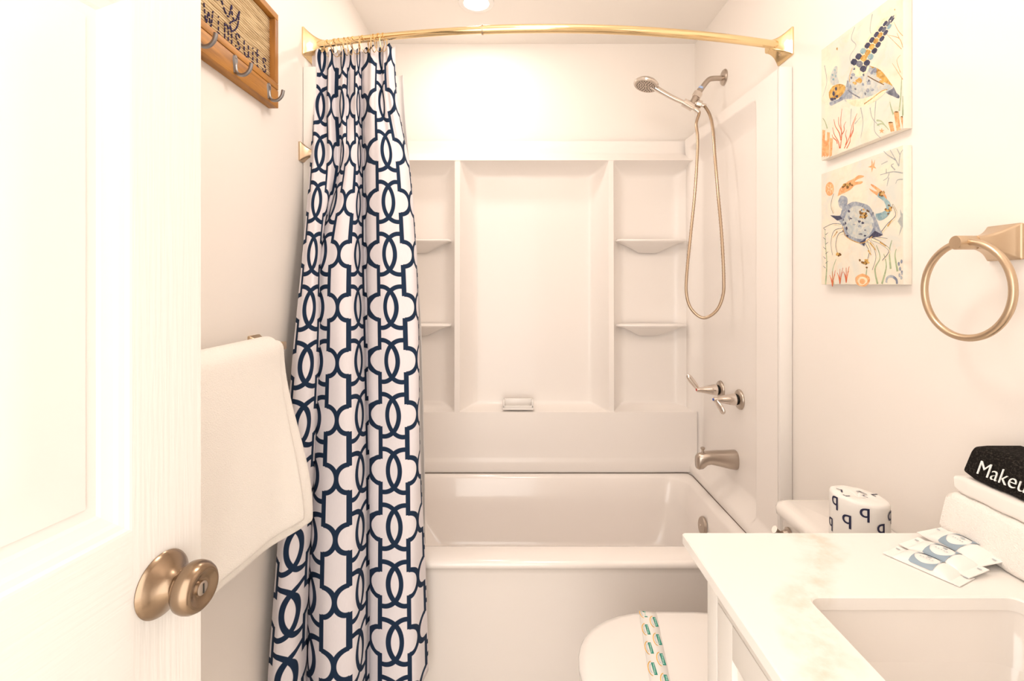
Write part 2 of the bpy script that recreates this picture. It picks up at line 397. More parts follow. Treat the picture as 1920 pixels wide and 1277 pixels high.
# ---- bathtub
tub = root('bathtub', 'white alcove bathtub below the surround', 'bathtub', (.111, 1.92, 0))
g = G(); X0, X1 = XL+.001, XR-.001
g.loft([rrect(X0, X1, 1.546, 2.335, .01, .0), rrect(X0, X1, 1.536, 2.335, .01, .385), rrect(X0, X1, 1.533, 2.335, .01, .402), rrect(X0, X1, 1.522, 2.335, .01, .408),
        rrect(X0, X1, 1.517, 2.335, .012, .416), rrect(X0, X1, 1.519, 2.335, .012, .426), rrect(X0+.002, X1-.002, 1.528, 2.334, .016, .433),
        rrect(X0+.05, X1-.075, 1.600, 2.226, .075, .4345), rrect(-.565, .772, 1.616, 2.212, .08, .430), rrect(-.555, .765, 1.626, 2.203, .085, .418),
        rrect(-.50, .745, 1.640, 2.185, .10, .30), rrect(-.43, .725, 1.660, 2.165, .12, .16), rrect(-.37, .69, 1.69, 2.13, .12, .115), rrect(-.30, .60, 1.74, 2.08, .10, .105)], False, True)
g.make('shell', M_tub, tub, angle=60)
# dark caulk line where the panels meet the tub
g = G(); path = [(.8035, 1.56, .4362), (.8040, 2.19, .4362), (.795, 2.221, .4362), (.77, 2.224, .4362), (-.60, 2.224, .4362)]
g.tube(path, .0016, 6); g.make('caulk_line', M_caulk, tub)
ov = G().lathe([(.034, 0), (.034, .006), (.031, .010), (.012, .0115)], (.750, 1.925, .345), (-1, 0, .12), 40).make('overflow_plate', M_nickel, tub)
G().lathe([(.005, .0105), (.005, .0135), (.003, .014)], (.750, 1.925, .345), (-1, 0, .12), 12).make('screw', M_chrome, ov)
G().lathe([(.03, 0), (.03, .003), (.02, .005)], (.52, 1.92, .106), (0, 0, 1), 24).make('drain', M_chrome, tub)

# ================================================================== shower fittings
# fixed arm with bracket
SY = 2.02
arm = root('shower_fitting', 'chrome shower arm with wall flange, diverter and swivel bracket', 'shower arm', (XR, SY, 2.14))
def S(px, py, D=SY): return Vector(((px-960)*D/F, D, CH-(py-533)*D/F))
G().lathe([(.032, 0), (.032, .004), (.029, .008), (.016, .012), (.013, .012)], (XR, SY, S(1359, 145).z), (-1, 0, 0), 32).make('wall_flange', M_nickel, arm)
pa = catmull([(XR-.002, SY, S(1359, 147).z), S(1340, 147), S(1330, 149), S(1322, 157), S(1313, 170), S(1306, 181)], 6)
G().tube(pa, .0105, 16).make('arm_pipe', M_nickel, arm)
def cyl(a, b, r, n=20, r2=None, bev=.0015):
    a, b = Vector(a), Vector(b); L = (b-a).length; r2 = r2 or r
    return G().lathe([(r-bev, 0), (r, bev), (r2, L-bev), (r2-bev, L)], a, b-a, n)
ax0, ax1 = S(1318, 161), S(1294, 200)
axd = (S(1297, 199)-S(1315, 168)).normalized()
q = S(1315.5, 164)
G().tube([q, q+axd*.009], .0112, 16).make('sealing_tape', M_tape, arm)
cyl(q+axd*.010, q+axd*.026, .0125).make('threaded_end', M_nickel, arm)
cyl(q+axd*.024, q+axd*.048, .0185, 8).make('swivel_nut', M_chrome, arm)
cyl(q+axd*.047, q+axd*.096, .0135, r2=.012).make('diverter_body', M_nickel, arm)
side = Vector((.93, -.18, -.33)).normalized(); q2 = q+axd*.072
cyl(q2, q2+side*.020, .0105).make('outlet_neck', M_nickel, arm)
cyl(q2+side*.014, q2+side*.036, .0170, 10).make('outlet_nut', M_chrome, arm)
hd = (S(1299, 208)-S(1216, 160)); hd.normalize()          # along the handle, towards the bracket
hc = S(1287, 198.5)+Vector((0, -.014, 0))
g = G(); 
br = [hc-hd*.02, hc+hd*.024]
g.tube(br, .0165, 20, cap=True); g.make('bracket_cup', M_chrome, arm)
g = G().tube([q+axd*.088, hc+Vector((0, .004, .004))], .010, 14); g.make('bracket_link', M_nickel, arm)
# hand piece with hose
hs = root('hand_shower', 'chrome hand shower head resting in its bracket with a looped metal hose', 'hand shower', tuple(hc))
hn = S(1211, 160)+Vector((.002, -.003, .009))
hp = [hc+hd*.040, hc, hc+(hn-hc)*.35+Vector((0, 0, -.004)), hc+(hn-hc)*.68+Vector((0, 0, -.003)), hc+(hn-hc)*.86+Vector((0, 0, .001)), hn]
hq = catmull(hp, 5); G().tube(hq, [.0085+.0060*(i/(len(hq)-1))**1.6 for i in range(len(hq))], 20).make('handle', M_chrome, hs)
nrm = Vector((-.28, -.10, -.95)).normalized()              # spray direction
c0 = S(1211, 160)+Vector((0, -.004, 0))
g = G().lathe([(.006, -.024), (.024, -.0215), (.041, -.0145), (.0505, -.005), (.052, .000), (.0505, .004), (.047, .0055)], c0, nrm, 40)
head = g.make('spray_head', M_chrome, hs)
fc = G().lathe([(.0465, .0052), (.0460, .0065), (.001, .0072)], c0, nrm, 40).make('spray_face', M_nickel, hs)
g = G(); t1 = nrm.cross(Vector((0, 1, 0))).normalized(); t2 = nrm.cross(t1)
for rr_, n_ in ((.009, 6), (.018, 10), (.027, 16), (.036, 22)):
    for k in range(n_):
        a = 2*math.pi*(k+.3*rr_*100)/n_; g.lathe([(.0016, .006), (.0016, .0088), (.0009, .0092)], c0+(t1*math.cos(a)+t2*math.sin(a))*rr_, nrm, 5)
o = g.make('spray_nozzles', M_black, hs, smooth=False); o['kind'] = 'stuff'
e0 = hc+hd*.036; e1 = q2+side*.036
hpts = [e0, e0+hd*.016+Vector((.002, 0, -.006)), S(1305.5, 232, 2.0), S(1308, 256, 1.99), S(1307.5, 290, 1.98), S(1303, 360, 1.965), S(1295, 440, 1.95), S(1288, 510, 1.935), S(1287, 550, 1.925), S(1296, 579, 1.91), S(1318, 596, 1.89), S(1342, 584, 1.865), S(1355, 556, 1.85), S(1357, 520, 1.845), S(1353, 440, 1.86), S(1346, 360, 1.88), S(1341, 300, 1.905), S(1337, 245, 1.94), S(1331, 216, 1.97), e1+side*.010, e1]
hp2 = catmull(hpts, 26)
G().tube(hp2, [.0064 if i % 2 else .0054 for i in range(len(hp2))], 10).make('hose', M_hose, hs, angle=80)
cyl(e0-hd*.004, e0+(hpts[1]-e0).normalized()*.02, .0085).make('hose_end', M_chrome, hs)
cyl(e1-side*.002, e1+side*.018, .0085).make('hose_end', M_chrome, hs)
# tub spout and taps on the end panel
XP = XR-.008
sp = root('tub_spout', 'satin nickel tub spout below the taps', 'spout', (XP, 1.90, .60))
g = G(); zc = .612; st = [(0, .034, .036, 0), (.006, .036, .037, 0), (.03, .0355, .0345, .001), (.07, .033, .029, .006), (.10, .030, .025, .008), (.115, .029, .026, .006), (.130, .027, .031, -.003), (.145, .024, .031, -.006), (.153, .018, .024, -.008)]
rings = []
for d, wy, hz, dz in st:
    rings.append([Vector((XP-d, 1.90+wy*.86*math.copysign(abs(math.cos(a))**.8, math.cos(a)), zc+dz+hz*math.copysign(abs(math.sin(a))**.8, math.sin(a)))) for a in [2*math.pi*i/28 for i in range(28)]])
g.loft(rings).make('spout_body', M_nickel, sp, angle=60)
G().lathe([(.0055, -.004), (.0045, .006), (.0045, .012), (.0085, .017), (.0085, .021), (.006, .0225)], (XP-.128, 1.90, zc+.026), (0, 0, 1), 20).make('diverter_knob', M_nickel, sp)
def tap(y, z, label, idx, lever):
    t = root('tap_handle', label, 'tap', (XP, y, z), 'shower taps')
    G().lathe([(.038, 0), (.038, .003), (.035, .008), (.028, .0115), (.022, .012)], (XP, y, z), (-1, 0, 0), 36).make('escutcheon', M_nickel, t)
    G().lathe([(.0205, .010), (.0205, .0125), (.017, .0125), (.017, .022)], (XP, y, z), (-1, 0, 0), 28).make('sleeve_gap', M_black, t)
    G().lathe([(.0175, .018), (.022, .020), (.0225, .026), (.0195, .044), (.0145, .066), (.0105, .086), (.0095, .098), (.0085, .101), (.001, .1015)], (XP, y, z), (-1, 0, 0), 28).make('cone', M_chrome, t)
    tip = Vector((XP-.094, y, z)); L = [tip+Vector(v) for v in lever]
    lv = catmull([tip]+L, 10); n = len(lv)
    G().tube(lv, [(.0062+.0058*math.sin(math.pi*.8*i/(n-1)))*(1 if i/(n-1) < .8 else max(1-((i/(n-1)-.8)/.2)**2, .03)**.5) for i in range(n)], 14, squash=.55).make('lever', M_chrome, t)
    G().lathe([(.0048, .100), (.0048, .1035), (.002, .1045)], (XP, y, z), (-1, 0, 0), 16).make('index_button', idx, t)
tap(2.035, .853, 'chrome hot tap with red button and raised lever, nearer the back wall', M_red, [(-.010, .004, .016), (-.026, .008, .038), (-.042, .010, .062)])
tap(1.865, .853, 'chrome cold tap with blue button and lowered lever, nearer the room', M_blue, [(.006, -.010, -.014), (.014, -.022, -.030), (.020, -.030, -.048)])
# soap dish on the ledge
sd = root('soap_dish', 'small white rectangular soap dish on the surround ledge', 'soap dish', (.025, 2.262, .718))
x0, x1, y0, y1, z0 = -.043, .099, 2.238, 2.285, .7165
G().box((x0, y0, z0), (x1, y1, z0+.012), .003).make('base', M_plast, sd)
for a, b_ in (((x0, y0, z0+.010), (x0+.010, y1, z0+.044)), ((x1-.010, y0, z0+.010), (x1, y1, z0+.044)), ((x0, y1-.008, z0+.010), (x1, y1, z0+.044))):
    G().box(a, b_, .003).make('raised_side', M_plast, sd)
G().box((x0, y0, z0+.010), (x1, y0+.006, z0+.020), .002).make('front_lip', M_plast, sd)

# ================================================================== curtain rod, rings, curtain, liner
ZR = 2.046
def rod_pt(x):                                     # bowed towards the room
    t = (x-.111)/.762; return Vector((x, 1.566-.112*(1-t*t), ZR))
rod = root('curtain_rod', 'polished brass curved shower curtain rod spanning the alcove', 'curtain rod', (.111, 1.5, ZR))
XJ = -.088
G().tube([rod_pt(XL+.04+(XJ+.02-XL-.04)*i/30) for i in range(31)], .0108, 18).make('inner_tube', M_brass, rod)
G().tube([rod_pt(XJ+(XR-.04-XJ)*i/44) for i in range(45)], .0128, 18).make('outer_tube', M_brass, rod)
j = rod_pt(XJ); tj = (rod_pt(XJ+.01)-rod_pt(XJ-.01)).normalized()
G().tube([j-tj*.002, j+tj*.003], .0142, 18).make('joint_collar', M_gold, rod)
for X, s in ((XL, 1), (XR, -1)):
    o = rod_pt(X+s*.03); g = G()
    flared(g, (X, 1.566, ZR), (s, 0, 0), (0, 0, 1), [(0, .043, .003), (.004, .0435, .003), (.007, .041, .003)]+concave(.007, .041, .058, .0165, 8, 1.9)+[(.060, .015, .005)])
    fl = g.make('wall_flange', M_brass, rod, angle=30)
    G().lathe([(.004, 0), (.004, .0015), (.002, .002)], (X+s*.03, 1.548, ZR-.033), (0, -.5, -1), 10).make('set_screw', M_gold, fl)
# curtain: plan curves at several heights, (frame column, depth)
CURT = [
 # z,   left edge ............................................................................ right edge
 (2.032, [(585, 1.560), (597, 1.545), (608, 1.560), (620, 1.545), (632, 1.560), (644, 1.540), (656, 1.552), (668, 1.535), (680, 1.548), (692, 1.528), (704, 1.522), (716, 1.540), (722, 1.520), (731, 1.512), (741, 1.535)]),
 (1.86,  [(585, 1.545), (593, 1.530), (606, 1.552), (618, 1.530), (630, 1.556), (642, 1.528), (654, 1.552), (667, 1.526), (680, 1.556), (690, 1.518), (702, 1.500), (716, 1.516), (726, 1.500), (738, 1.500), (746, 1.530)]),
 (1.66,  [(581, 1.510), (590, 1.490), (604, 1.505), (620, 1.500), (632, 1.540), (640, 1.520), (652, 1.500), (668, 1.512), (682, 1.555), (689, 1.512), (704, 1.482), (726, 1.474), (746, 1.484), (760, 1.500), (768, 1.530)]),
 (1.38,  [(567, 1.440), (577, 1.425), (592, 1.430), (602, 1.475), (598, 1.500), (606, 1.462), (630, 1.448), (660, 1.458), (684, 1.535), (690, 1.490), (706, 1.462), (730, 1.452), (756, 1.456), (774, 1.474), (781, 1.515)]),
 (1.12,  [(551, 1.385), (562, 1.365), (584, 1.375), (600, 1.430), (592, 1.475), (600, 1.425), (626, 1.402), (660, 1.418), (688, 1.510), (691, 1.468), (708, 1.444), (734, 1.434), (762, 1.438), (780, 1.456), (786, 1.500)]),
 (.78,   [(532, 1.330), (545, 1.310), (570, 1.325), (590, 1.390), (584, 1.440), (592, 1.385), (622, 1.356), (662, 1.374), (692, 1.470), (694, 1.440), (710, 1.424), (738, 1.414), (766, 1.420), (782, 1.440), (788, 1.486)]),
 (.46,   [(512, 1.290), (526, 1.265), (556, 1.285), (578, 1.360), (576, 1.405), (585, 1.345), (618, 1.315), (662, 1.336), (692, 1.440), (694, 1.418), (709, 1.404), (740, 1.392), (768, 1.400), (783, 1.426), (797, 1.478)]),
 (.135,  [(496, 1.255), (510, 1.228), (548, 1.248), (572, 1.330), (572, 1.375), (582, 1.312), (616, 1.280), (662, 1.302), (690, 1.412), (694, 1.398), (708, 1.386), (742, 1.372), (770, 1.380), (786, 1.410), (803, 1.470)]),
]
def spl1(xs_, ys_, x):
    for i in range(len(xs_)-1):
        if xs_[i] >= x >= xs_[i+1] or i == len(xs_)-2:
            t = (x-xs_[i])/(xs_[i+1]-xs_[i]); t = min(max(t, 0), 1)
            p0 = ys_[max(i-1, 0)]; p1 = ys_[i]; p2 = ys_[i+1]; p3 = ys_[min(i+2, len(ys_)-1)]
            return .5*((2*p1)+(p2-p0)*t+(2*p0-5*p1+4*p2-p3)*t*t+(3*p1-p0-3*p2+p3)*t**3)
rowz = [r[0] for r in CURT]; ctrl = [[Vector(((px-960)*D/F, D, 0)) for px, D in r[1]] for r in CURT]
NP = len(ctrl[0]); SUB = 14; NZ = 110
def plan(z): return catmull([Vector((spl1(rowz, [c[k].x for c in ctrl], z), spl1(rowz, [c[k].y for c in ctrl], z), 0)) for k in range(NP)], SUB)
ref = plan(.80); U = [0]
for i in range(1, len(ref)): U.append(U[-1]+(ref[i]-ref[i-1]).length)
def curtain_mesh(name, m, **kw):
    verts, uv = [], []
    ztop, zbot = rowz[0], rowz[-1]
    for j in range(NZ+1):
        z = ztop+(zbot-ztop)*j/NZ; P = plan(z); k = j/NZ
        for i, p in enumerate(P):
            s = i/(len(P)-1); a = .0045*math.exp(-k*5)*math.sin(s*2*math.pi*13)
            dz = (-.010*abs(math.sin(s*math.pi*13)) if j == 0 else 0)*1.0
            rip = .0022*math.sin(9*U[i]/.147+z*5)*min(k*3, 1)
            verts.append(Vector((p.x, p.y+a+rip, z+dz))); uv.append((U[i], z))
    n = len(ref); f = [(j*n+i, j*n+i+1, (j+1)*n+i+1, (j+1)*n+i) for j in range(NZ) for i in range(n-1)]
    o = mobj(name, verts, f, m, angle=0, **kw); me = o.data
    ul = me.uv_layers.new(name='print'); 
    for lp in me.loops: ul.data[lp.index].uv = (uv[lp.vertex_index][0]-U_OFF, uv[lp.vertex_index][1]-1.2226)
    md = o.modifiers.new('cloth', 'SOLIDIFY'); md.thickness = .0012; md.offset = 0
    return o
# more cloth is tucked into the deep folds: settle which part of the print each fold shows
def settle(i_from, i_to, phase, v0, v1):
    global U
    want = (U[i_from]-U[i_to])/PU; n = round(want-phase)+phase; extra = n*PU-(U[i_from]-U[i_to])
    for i in range(len(U)):
        t = min(max((v1-i)/(v1-v0), 0), 1); U[i] -= extra*t
settle(11*SUB, 6*SUB+3, .5, 6.7*SUB, 9.6*SUB)
settle(11*SUB, 1*SUB+9, 0, 1.9*SUB, 5.6*SUB)
# bring one print column onto the flat right-hand fold
U_OFF = U[11*SUB]
curtain_mesh('shower_curtain', M_curt, label='white shower curtain with navy lattice print gathered at the left of the tub', cat='curtain')
# liner, inside the tub
LIN = [(1.96, [(600, 1.60), (640, 1.585), (680, 1.60), (720, 1.575), (757, 1.58)]), (1.3, [(620, 1.60), (660, 1.62), (700, 1.60), (745, 1.585), (786, 1.60)]),
       (.75, [(640, 1.63), (680, 1.66), (720, 1.65), (760, 1.645), (796, 1.66)]), (.40, [(645, 1.66), (690, 1.69), (730, 1.68), (765, 1.68), (798, 1.69)])]
v = []; n = 4*10+1; lz = [r[0] for r in LIN]
for j_ in range(41):
    z = lz[0]+(lz[-1]-lz[0])*j_/40
    P = catmull([Vector((spl1(lz, [(r[1][k][0]-960)*r[1][k][1]/F for r in LIN], z), spl1(lz, [r[1][k][1] for r in LIN], z), 0)) for k in range(5)], 10)
    v += [Vector((p.x, p.y+.006*math.sin(i*.9), z)) for i, p in enumerate(P)]
f = [(j_*n+i, j_*n+i+1, (j_+1)*n+i+1, (j_+1)*n+i) for j_ in range(40) for i in range(n-1)]
o = mobj('curtain_liner', v, f, M_liner, angle=0, label='plain white liner hanging inside the tub behind the printed curtain', cat='liner')
md = o.modifiers.new('t', 'SOLIDIFY'); md.thickness = .001
# hanging rings
rg = G().tube([Vector((0, .0205*math.sin(a)*(1-.25*max(0, -math.cos(a))), .027*math.cos(a))) for a in [2*math.pi*i/28 for i in range(28)]], .0013, 6, cyclic=True)
proto = None
ords = ['first', 'second', 'third', 'fourth', 'fifth', 'sixth', 'seventh', 'eighth', 'ninth', 'tenth', 'eleventh', 'twelfth']
for i, px in enumerate((617, 630, 637, 648, 656, 666, 673, 683, 693, 701, 711, 719)):
    D = 1.54
    for _ in range(4): x = (px-960)*D/F; D = rod_pt(x).y
    p = rod_pt(x)
    if proto is None: proto = rg.make('curtain_ring', M_brass); o = proto
    else: o = proto.copy(); COL.objects.link(o)
    o.location = (p.x, p.y, p.z-.0165); o.rotation_euler = (0, R.uniform(-.12, .12), R.uniform(-.6, .5))
    o['label'] = 'thin brass curtain ring, %s from the left end of the rod' % ords[i]; o['category'] = 'curtain ring'; o['group'] = 'rings on the curtain rod'

# ================================================================== left wall
# robe hook by the curtain
rh = root('robe_hook', 'brushed champagne flared wall hook beside the curtain', 'hook', (XL, 1.527, 1.70))
flared(G(), (XL, 1.527, 1.697), (1, 0, 0), (0, 0, 1), [(0, .029, .003), (.005, .029, .003)]+concave(.007, .0275, .040, .009, 9, 2.0)+[(.043, .0085, .004)]).make('post', M_gold, rh, angle=30)
G().lathe([(.011, 0), (.012, .002), (.012, .010), (.010, .012)], (XL+.042, 1.527, 1.697), (1, 0, 0), 20).make('end_cap', M_gold, rh)
# towel bar and towel
XBAR = XL+.068; ZB = 1.136
tb = root('towel_bar', 'brushed champagne towel bar on the left wall under the towel', 'towel bar', (XL, 1.0, ZB))
for y in (1.236, .70):
    flared(G(), (XL, y, ZB), (1, 0, 0), (0, 0, 1), [(0, .026, .003), (.005, .026, .003)]+concave(.007, .0245, .056, .010, 9, 2.0)+[(.080, .0095, .004)]).make('post', M_gold, tb, angle=30)
G().tube([(XBAR, .70, ZB), (XBAR, 1.236, ZB)], .008, 16).make('bar', M_gold, tb)
def towel():
    y0, y1 = .735, 1.222; Lf, Lb = .42, .36
    def sheet(name, r, t0, t1, rr_, cut, lb, NS, NY, th, m):
        verts = []; arc = math.pi*rr_
        for j in range(NY+1):
            t = t0+(t1-t0)*j/NY; y = y0+(y1-y0)*t; far = t**2.4
            lf = Lf-cut-.012*math.sin(y*7)
            for i in range(NS+1):
                s_ = i/NS*(lf+lb+arc)-lb                      # metres along the cloth, front positive
                yv = y
                if s_ < 0: x = XBAR-rr_; z = ZB+s_
                elif s_ < arc: a = math.pi*(1-s_/arc); x = XBAR+rr_*math.cos(a); z = ZB+rr_*math.sin(a)
                else:
                    d = s_-arc; k = d/Lf; e = sst(0, 1, k)
                    x = XBAR+rr_+.056*far*e+.012*math.sin(y*11+.6)*e+.0035*math.sin(y*37+k*2)*e
                    yv = y+.012*far*e; z = ZB-d
                verts.append(Vector((x, yv, z)))
        n = NS+1; f = [(j*n+i, j*n+i+1, (j+1)*n+i+1, (j+1)*n+i) for j in range(NY) for i in range(NS)]
        o = mobj(name, verts, f, m, r, angle=0)
        md = o.modifiers.new('thick', 'SOLIDIFY'); md.thickness = th; md.offset = 0; bezier_sub(o)
    r = root('bath_towel', 'white folded terry towel draped over the towel bar', 'towel', (XBAR, .96, .72))
    sheet('under_fold', r, 0, 1, .013, -.028, .34, 60, 36, .013, M_terry)
    sheet('outer_fold', r, .0, .90, .0262, -.004, .30, 60, 36, .012, M_terry)
towel()
# ---- peg board with woven panel
Y0, Y1 = .80, 1.316; Z0, Z1 = 1.760, 2.010; XF = XL+.026
pb = root('hook_board', 'stained wooden wall rack with woven cord panel and metal hooks', 'wall rack', (XL, 1.06, Z0))
G().box((XL, Y0, Z0), (XF, Y1, 1.8065), .0015).make('hook_plank', M_wood, pb)
G().box((XL, Y0, 1.8080), (XF, Y1, 1.8245), .0015).make('bottom_rail', M_wood, pb)
G().box((XL, Y0, Z1-.017), (XF, Y1, Z1), .0015).make('top_rail', M_wood, pb)
G().box((XL, Y1-.018, 1.8250), (XF, Y1, Z1-.0175), .0015).make('upright', M_woodv, pb)
G().box((XL, Y0, 1.8250), (XF, Y0+.018, Z1-.0175), .0015).make('upright', M_woodv, pb)
G().box((XL+.001, Y0+.01, 1.815), (XL+.005, Y1-.01, Z1-.01)).make('backing', M_woodv, pb, smooth=False)
g = G(); nz = 27; pit = (Z1-.0175-1.825)/nz
for k in range(nz):
    z = 1.825+pit*(k+.5); g.tube([(XL+.009+.0006*R.uniform(-1, 1), Y0+.018+(Y1-Y0-.036)*i/24, z+.0006*R.uniform(-1, 1)) for i in range(25)], pit*.49, 7)
o = g.make('woven_cords', M_cord, pb, angle=0); o['kind'] = 'stuff'
XT = XL+.0135
def bt(y, z, d=0): return Vector((XT+d, y, z))
def stitched(name, strokes, wdt=.0030):                     # cord lettering: short stitches with gaps
    g = G()
    for st in strokes:
        P = catmull([bt(y, z) for y, z in st], 12); L = 0; seg = [P[0]]; on = True
        for a, b in zip(P, P[1:]):
            L += (b-a).length
            if on: seg.append(b)
            if on and L > .0075: g.tube(seg, wdt/2, 6); on = False; L = 0
            elif not on and L > .0028: on = True; L = 0; seg = [b]
        if on and len(seg) > 1: g.tube(seg, wdt/2, 6)
    return g.make(name, M_navy, pb, kind='stuff')
def letters(spec, y0, z0, wd, ht): return [[(y0+x*wd, z0+zz*ht) for x, zz in s] for s in spec]
LT = {'s': [[(.8, .85), (.5, 1), (.15, .8), (.45, .52), (.8, .25), (.5, 0), (.12, .15)]],
      'w': [[(.02, 1), (.25, 0), (.5, .7), (.75, 0), (.98, 1)]], 'i': [[(.5, .72), (.5, 0)], [(.5, 1.0), (.5, .93)], [(.25, 0), (.75, 0)]],
      'm': [[(.08, 0), (.08, .95)], [(.08, .8), (.35, .95), (.5, .7), (.5, 0)], [(.5, .8), (.75, .95), (.92, .7), (.92, 0)]],
      'u': [[(.12, .95), (.12, .25), (.45, 0), (.85, .25), (.85, .95)], [(.85, .3), (.95, 0)]], 't': [[(.5, 1.15), (.5, .1), (.8, 0)], [(.1, .85), (.9, .85)]]}
stk = []
for c, y, wd in zip('swimsuits', (.978, 1.017, 1.059, 1.089, 1.131, 1.168, 1.201, 1.221, 1.255), (.024, .032, .018, .032, .026, .025, .018, .020, .023)): stk += letters(LT[c], y, 1.836, wd, .036)
stitched('lettering', stk)
# script word above
scr = [[(.878, 1.99), (.862, 1.96), (.870, 1.915), (.890, 1.905), (.915, 1.918)], [(.935, 1.945), (.918, 1.930), (.926, 1.908), (.945, 1.910), (.950, 1.935), (.938, 1.948)],
       [(.990, 1.965), (1.000, 1.915), (1.012, 1.893), (1.024, 1.925), (1.026, 1.95), (1.035, 1.94)],
       [(1.040, 1.932), (1.058, 1.944), (1.054, 1.962), (1.040, 1.955), (1.038, 1.922), (1.054, 1.905), (1.074, 1.915), (1.098, 1.965), (1.096, 1.99), (1.082, 1.975), (1.076, 1.925), (1.090, 1.898)],
       [(1.090, 1.898), (1.106, 1.892), (1.118, 1.925)], [(1.118, 1.925), (1.122, 1.902), (1.134, 1.898), (1.150, 1.928)], [(1.150, 1.928), (1.142, 1.890), (1.122, 1.868), (1.112, 1.880), (1.130, 1.896)]]
stitched('script_lettering', scr, .0034)
def coat_hook(y):
    h = root('coat_hook', None, None, (XF, y, 1.785)); adopt(h, None); h.parent = pb; h.matrix_parent_inverse = Matrix.Translation(pb.location).inverted()
    zt = 1.806; g = G()
    pr = [(0.0035, 0), (.0075, -.004), (.0085, -.012), (.006, -.024), (.0048, -.036), (.0045, -.040)]
    g.loft([[Vector((XF+d, y+sg*wd, zt+dz)) for d, sg in ((0, -1), (.0035, -.8), (.0035, .8), (0, 1))] for wd, dz in pr]); 
    g.make('plate', M_iron, h)
    P = catmull([(XF+.002, y, zt-.022), (XF+.004, y, zt-.036), (XF+.012, y, zt-.044), (XF+.024, y, zt-.043), (XF+.034, y, zt-.033), (XF+.038, y, zt-.018)], 6)
    G().tube(P, [.0038+.0006*(i/len(P)) for i in range(len(P))], 10).make('prong', M_iron, h, angle=70)
    for dz in (-.006, -.020): G().lathe([(.0026, 0), (.0026, .001), (.0012, .0018)], (XF+.0034, y, zt+dz), (1, 0, 0), 10).make('screw', M_nickel, h)
for y in (.842, .975, 1.108, 1.262): coat_hook(y)

# ================================================================== right wall: canvases and towel ring
CT = .020; CY0, CY1 = 1.072, 1.356
def canvas(name, label, z0, z1):
    r = root(name, label, 'painting', (XR, (CY0+CY1)/2, z0), 'canvas prints on the right wall')
    XC = XR-CT
    G().box((XC, CY0, z0), (XR-.0005, CY1, z1), .0015).make('stretched_canvas', M_canvside, r)
    mobj('printed_ground', [(XC-.0002, CY0+.001, z0+.001), (XC-.0002, CY1-.001, z0+.001), (XC-.0002, CY1-.001, z1-.001), (XC-.0002, CY0+.001, z1-.001)], [(0, 1, 2, 3)], M_canv, r, smooth=False)
    return r
class Art:
    """one flat printed picture in many inks; coordinates follow a sketch of the picture"""
    def __init__(s, r, ox, oy, sc): s.r = r; s.o = (ox, oy, sc); s.n = 0; s.key = {}; s.v = []; s.f = []; s.mi = []; s.m = []
    def p(s, x, y):
        ox, oy, sc = s.o; X = XR-CT; px = ox+x/sc; py = oy+y/sc; D = X*F/(px-960)
        return min(max(D, CY0+.001), CY1-.001), CH-(py-533)*D/F
    def put(s, name, m, pts, faces):
        k = (name, m.name)
        if k not in s.key: s.key[k] = len(s.key)+1
        if m not in s.m: s.m.append(m)
        x = XR-CT-.00028-.000007*s.key[k]-.00000015*len(s.f); n = len(s.v)
        s.v += [(x, a, b) for a, b in pts]; s.f += [tuple(n+i for i in q) for q in faces]; s.mi += [s.m.index(m)]*len(faces)
    def poly(s, name, m, pts, smooth=0):
        P = [s.p(*q) for q in pts]
        if smooth:
            P3 = catmull([Vector((a, b, 0)) for a, b in P]+[Vector((*P[0], 0))], smooth)[:-1]; P = [(a.x, a.y) for a in P3]
        s.put(name, m, P, [tuple(range(len(P)))])
    def stroke(s, name, m, pts, w0, w1=None):
        w1 = w0 if w1 is None else w1
        P = catmull([Vector((*s.p(*q), 0)) for q in pts], 6); n = len(P); v = []
        for i, q in enumerate(P):
            t = (P[min(i+1, n-1)]-P[max(i-1, 0)]).normalized(); nn = Vector((-t.y, t.x, 0)); wd = (w0+(w1-w0)*i/(n-1))*.5
            v += [(q.x+nn.x*wd, q.y+nn.y*wd), (q.x-nn.x*wd, q.y-nn.y*wd)]
        s.put(name, m, v, [(2*i, 2*i+1, 2*i+3, 2*i+2) for i in range(n-1)])
    def blob(s, name, m, x, y, rx, ry=None, n=9, jit=.25):
        ry = ry or rx; s.poly(name, m, [(x+rx*math.cos(6.283*i/n)*(1+R.uniform(-jit, jit)), y+ry*math.sin(6.283*i/n)*(1+R.uniform(-jit, jit))) for i in range(n)])
    def done(s):
        me = bpy.data.meshes.new('printed_picture'); me.from_pydata(s.v, [], s.f)
        for m in s.m: me.materials.append(m)
        for p_, i in zip(me.polygons, s.mi): p_.material_index = i
        o = bpy.data.objects.new('printed_picture', me); COL.objects.link(o); adopt(o, s.r); o['kind'] = 'stuff'
r = canvas('canvas_print', 'watercolour canvas of a swimming sea turtle, above the crab canvas', 1.630, 1.936); A = Art(r, 1500, 0, 4.5625)
for pts in ([(470, 230), (440, 330), (480, 390), (430, 480), (440, 560)], [(620, 120), (600, 260), (640, 330)], [(520, 920), (540, 1050), (520, 1180)], [(600, 920), (620, 1010), (680, 1080)], [(650, 860), (640, 1000), (640, 1120), (690, 1180)], [(210, 560), (230, 700), (195, 830)], [(440, 930), (430, 1080)], [(470, 1060), (520, 1000)]):
    A.stroke('weed', A_grey, pts, .0030, .0012)
for pts in ([(890, 400), (850, 330), (760, 300)], [(890, 300), (840, 260), (800, 180)], [(850, 330), (830, 280)], [(870, 420), (830, 380), (740, 290)], [(860, 620), (830, 520), (860, 470)], [(880, 680), (790, 540)]): A.stroke('sea_fan', A_orange, pts, .0018, .0008)
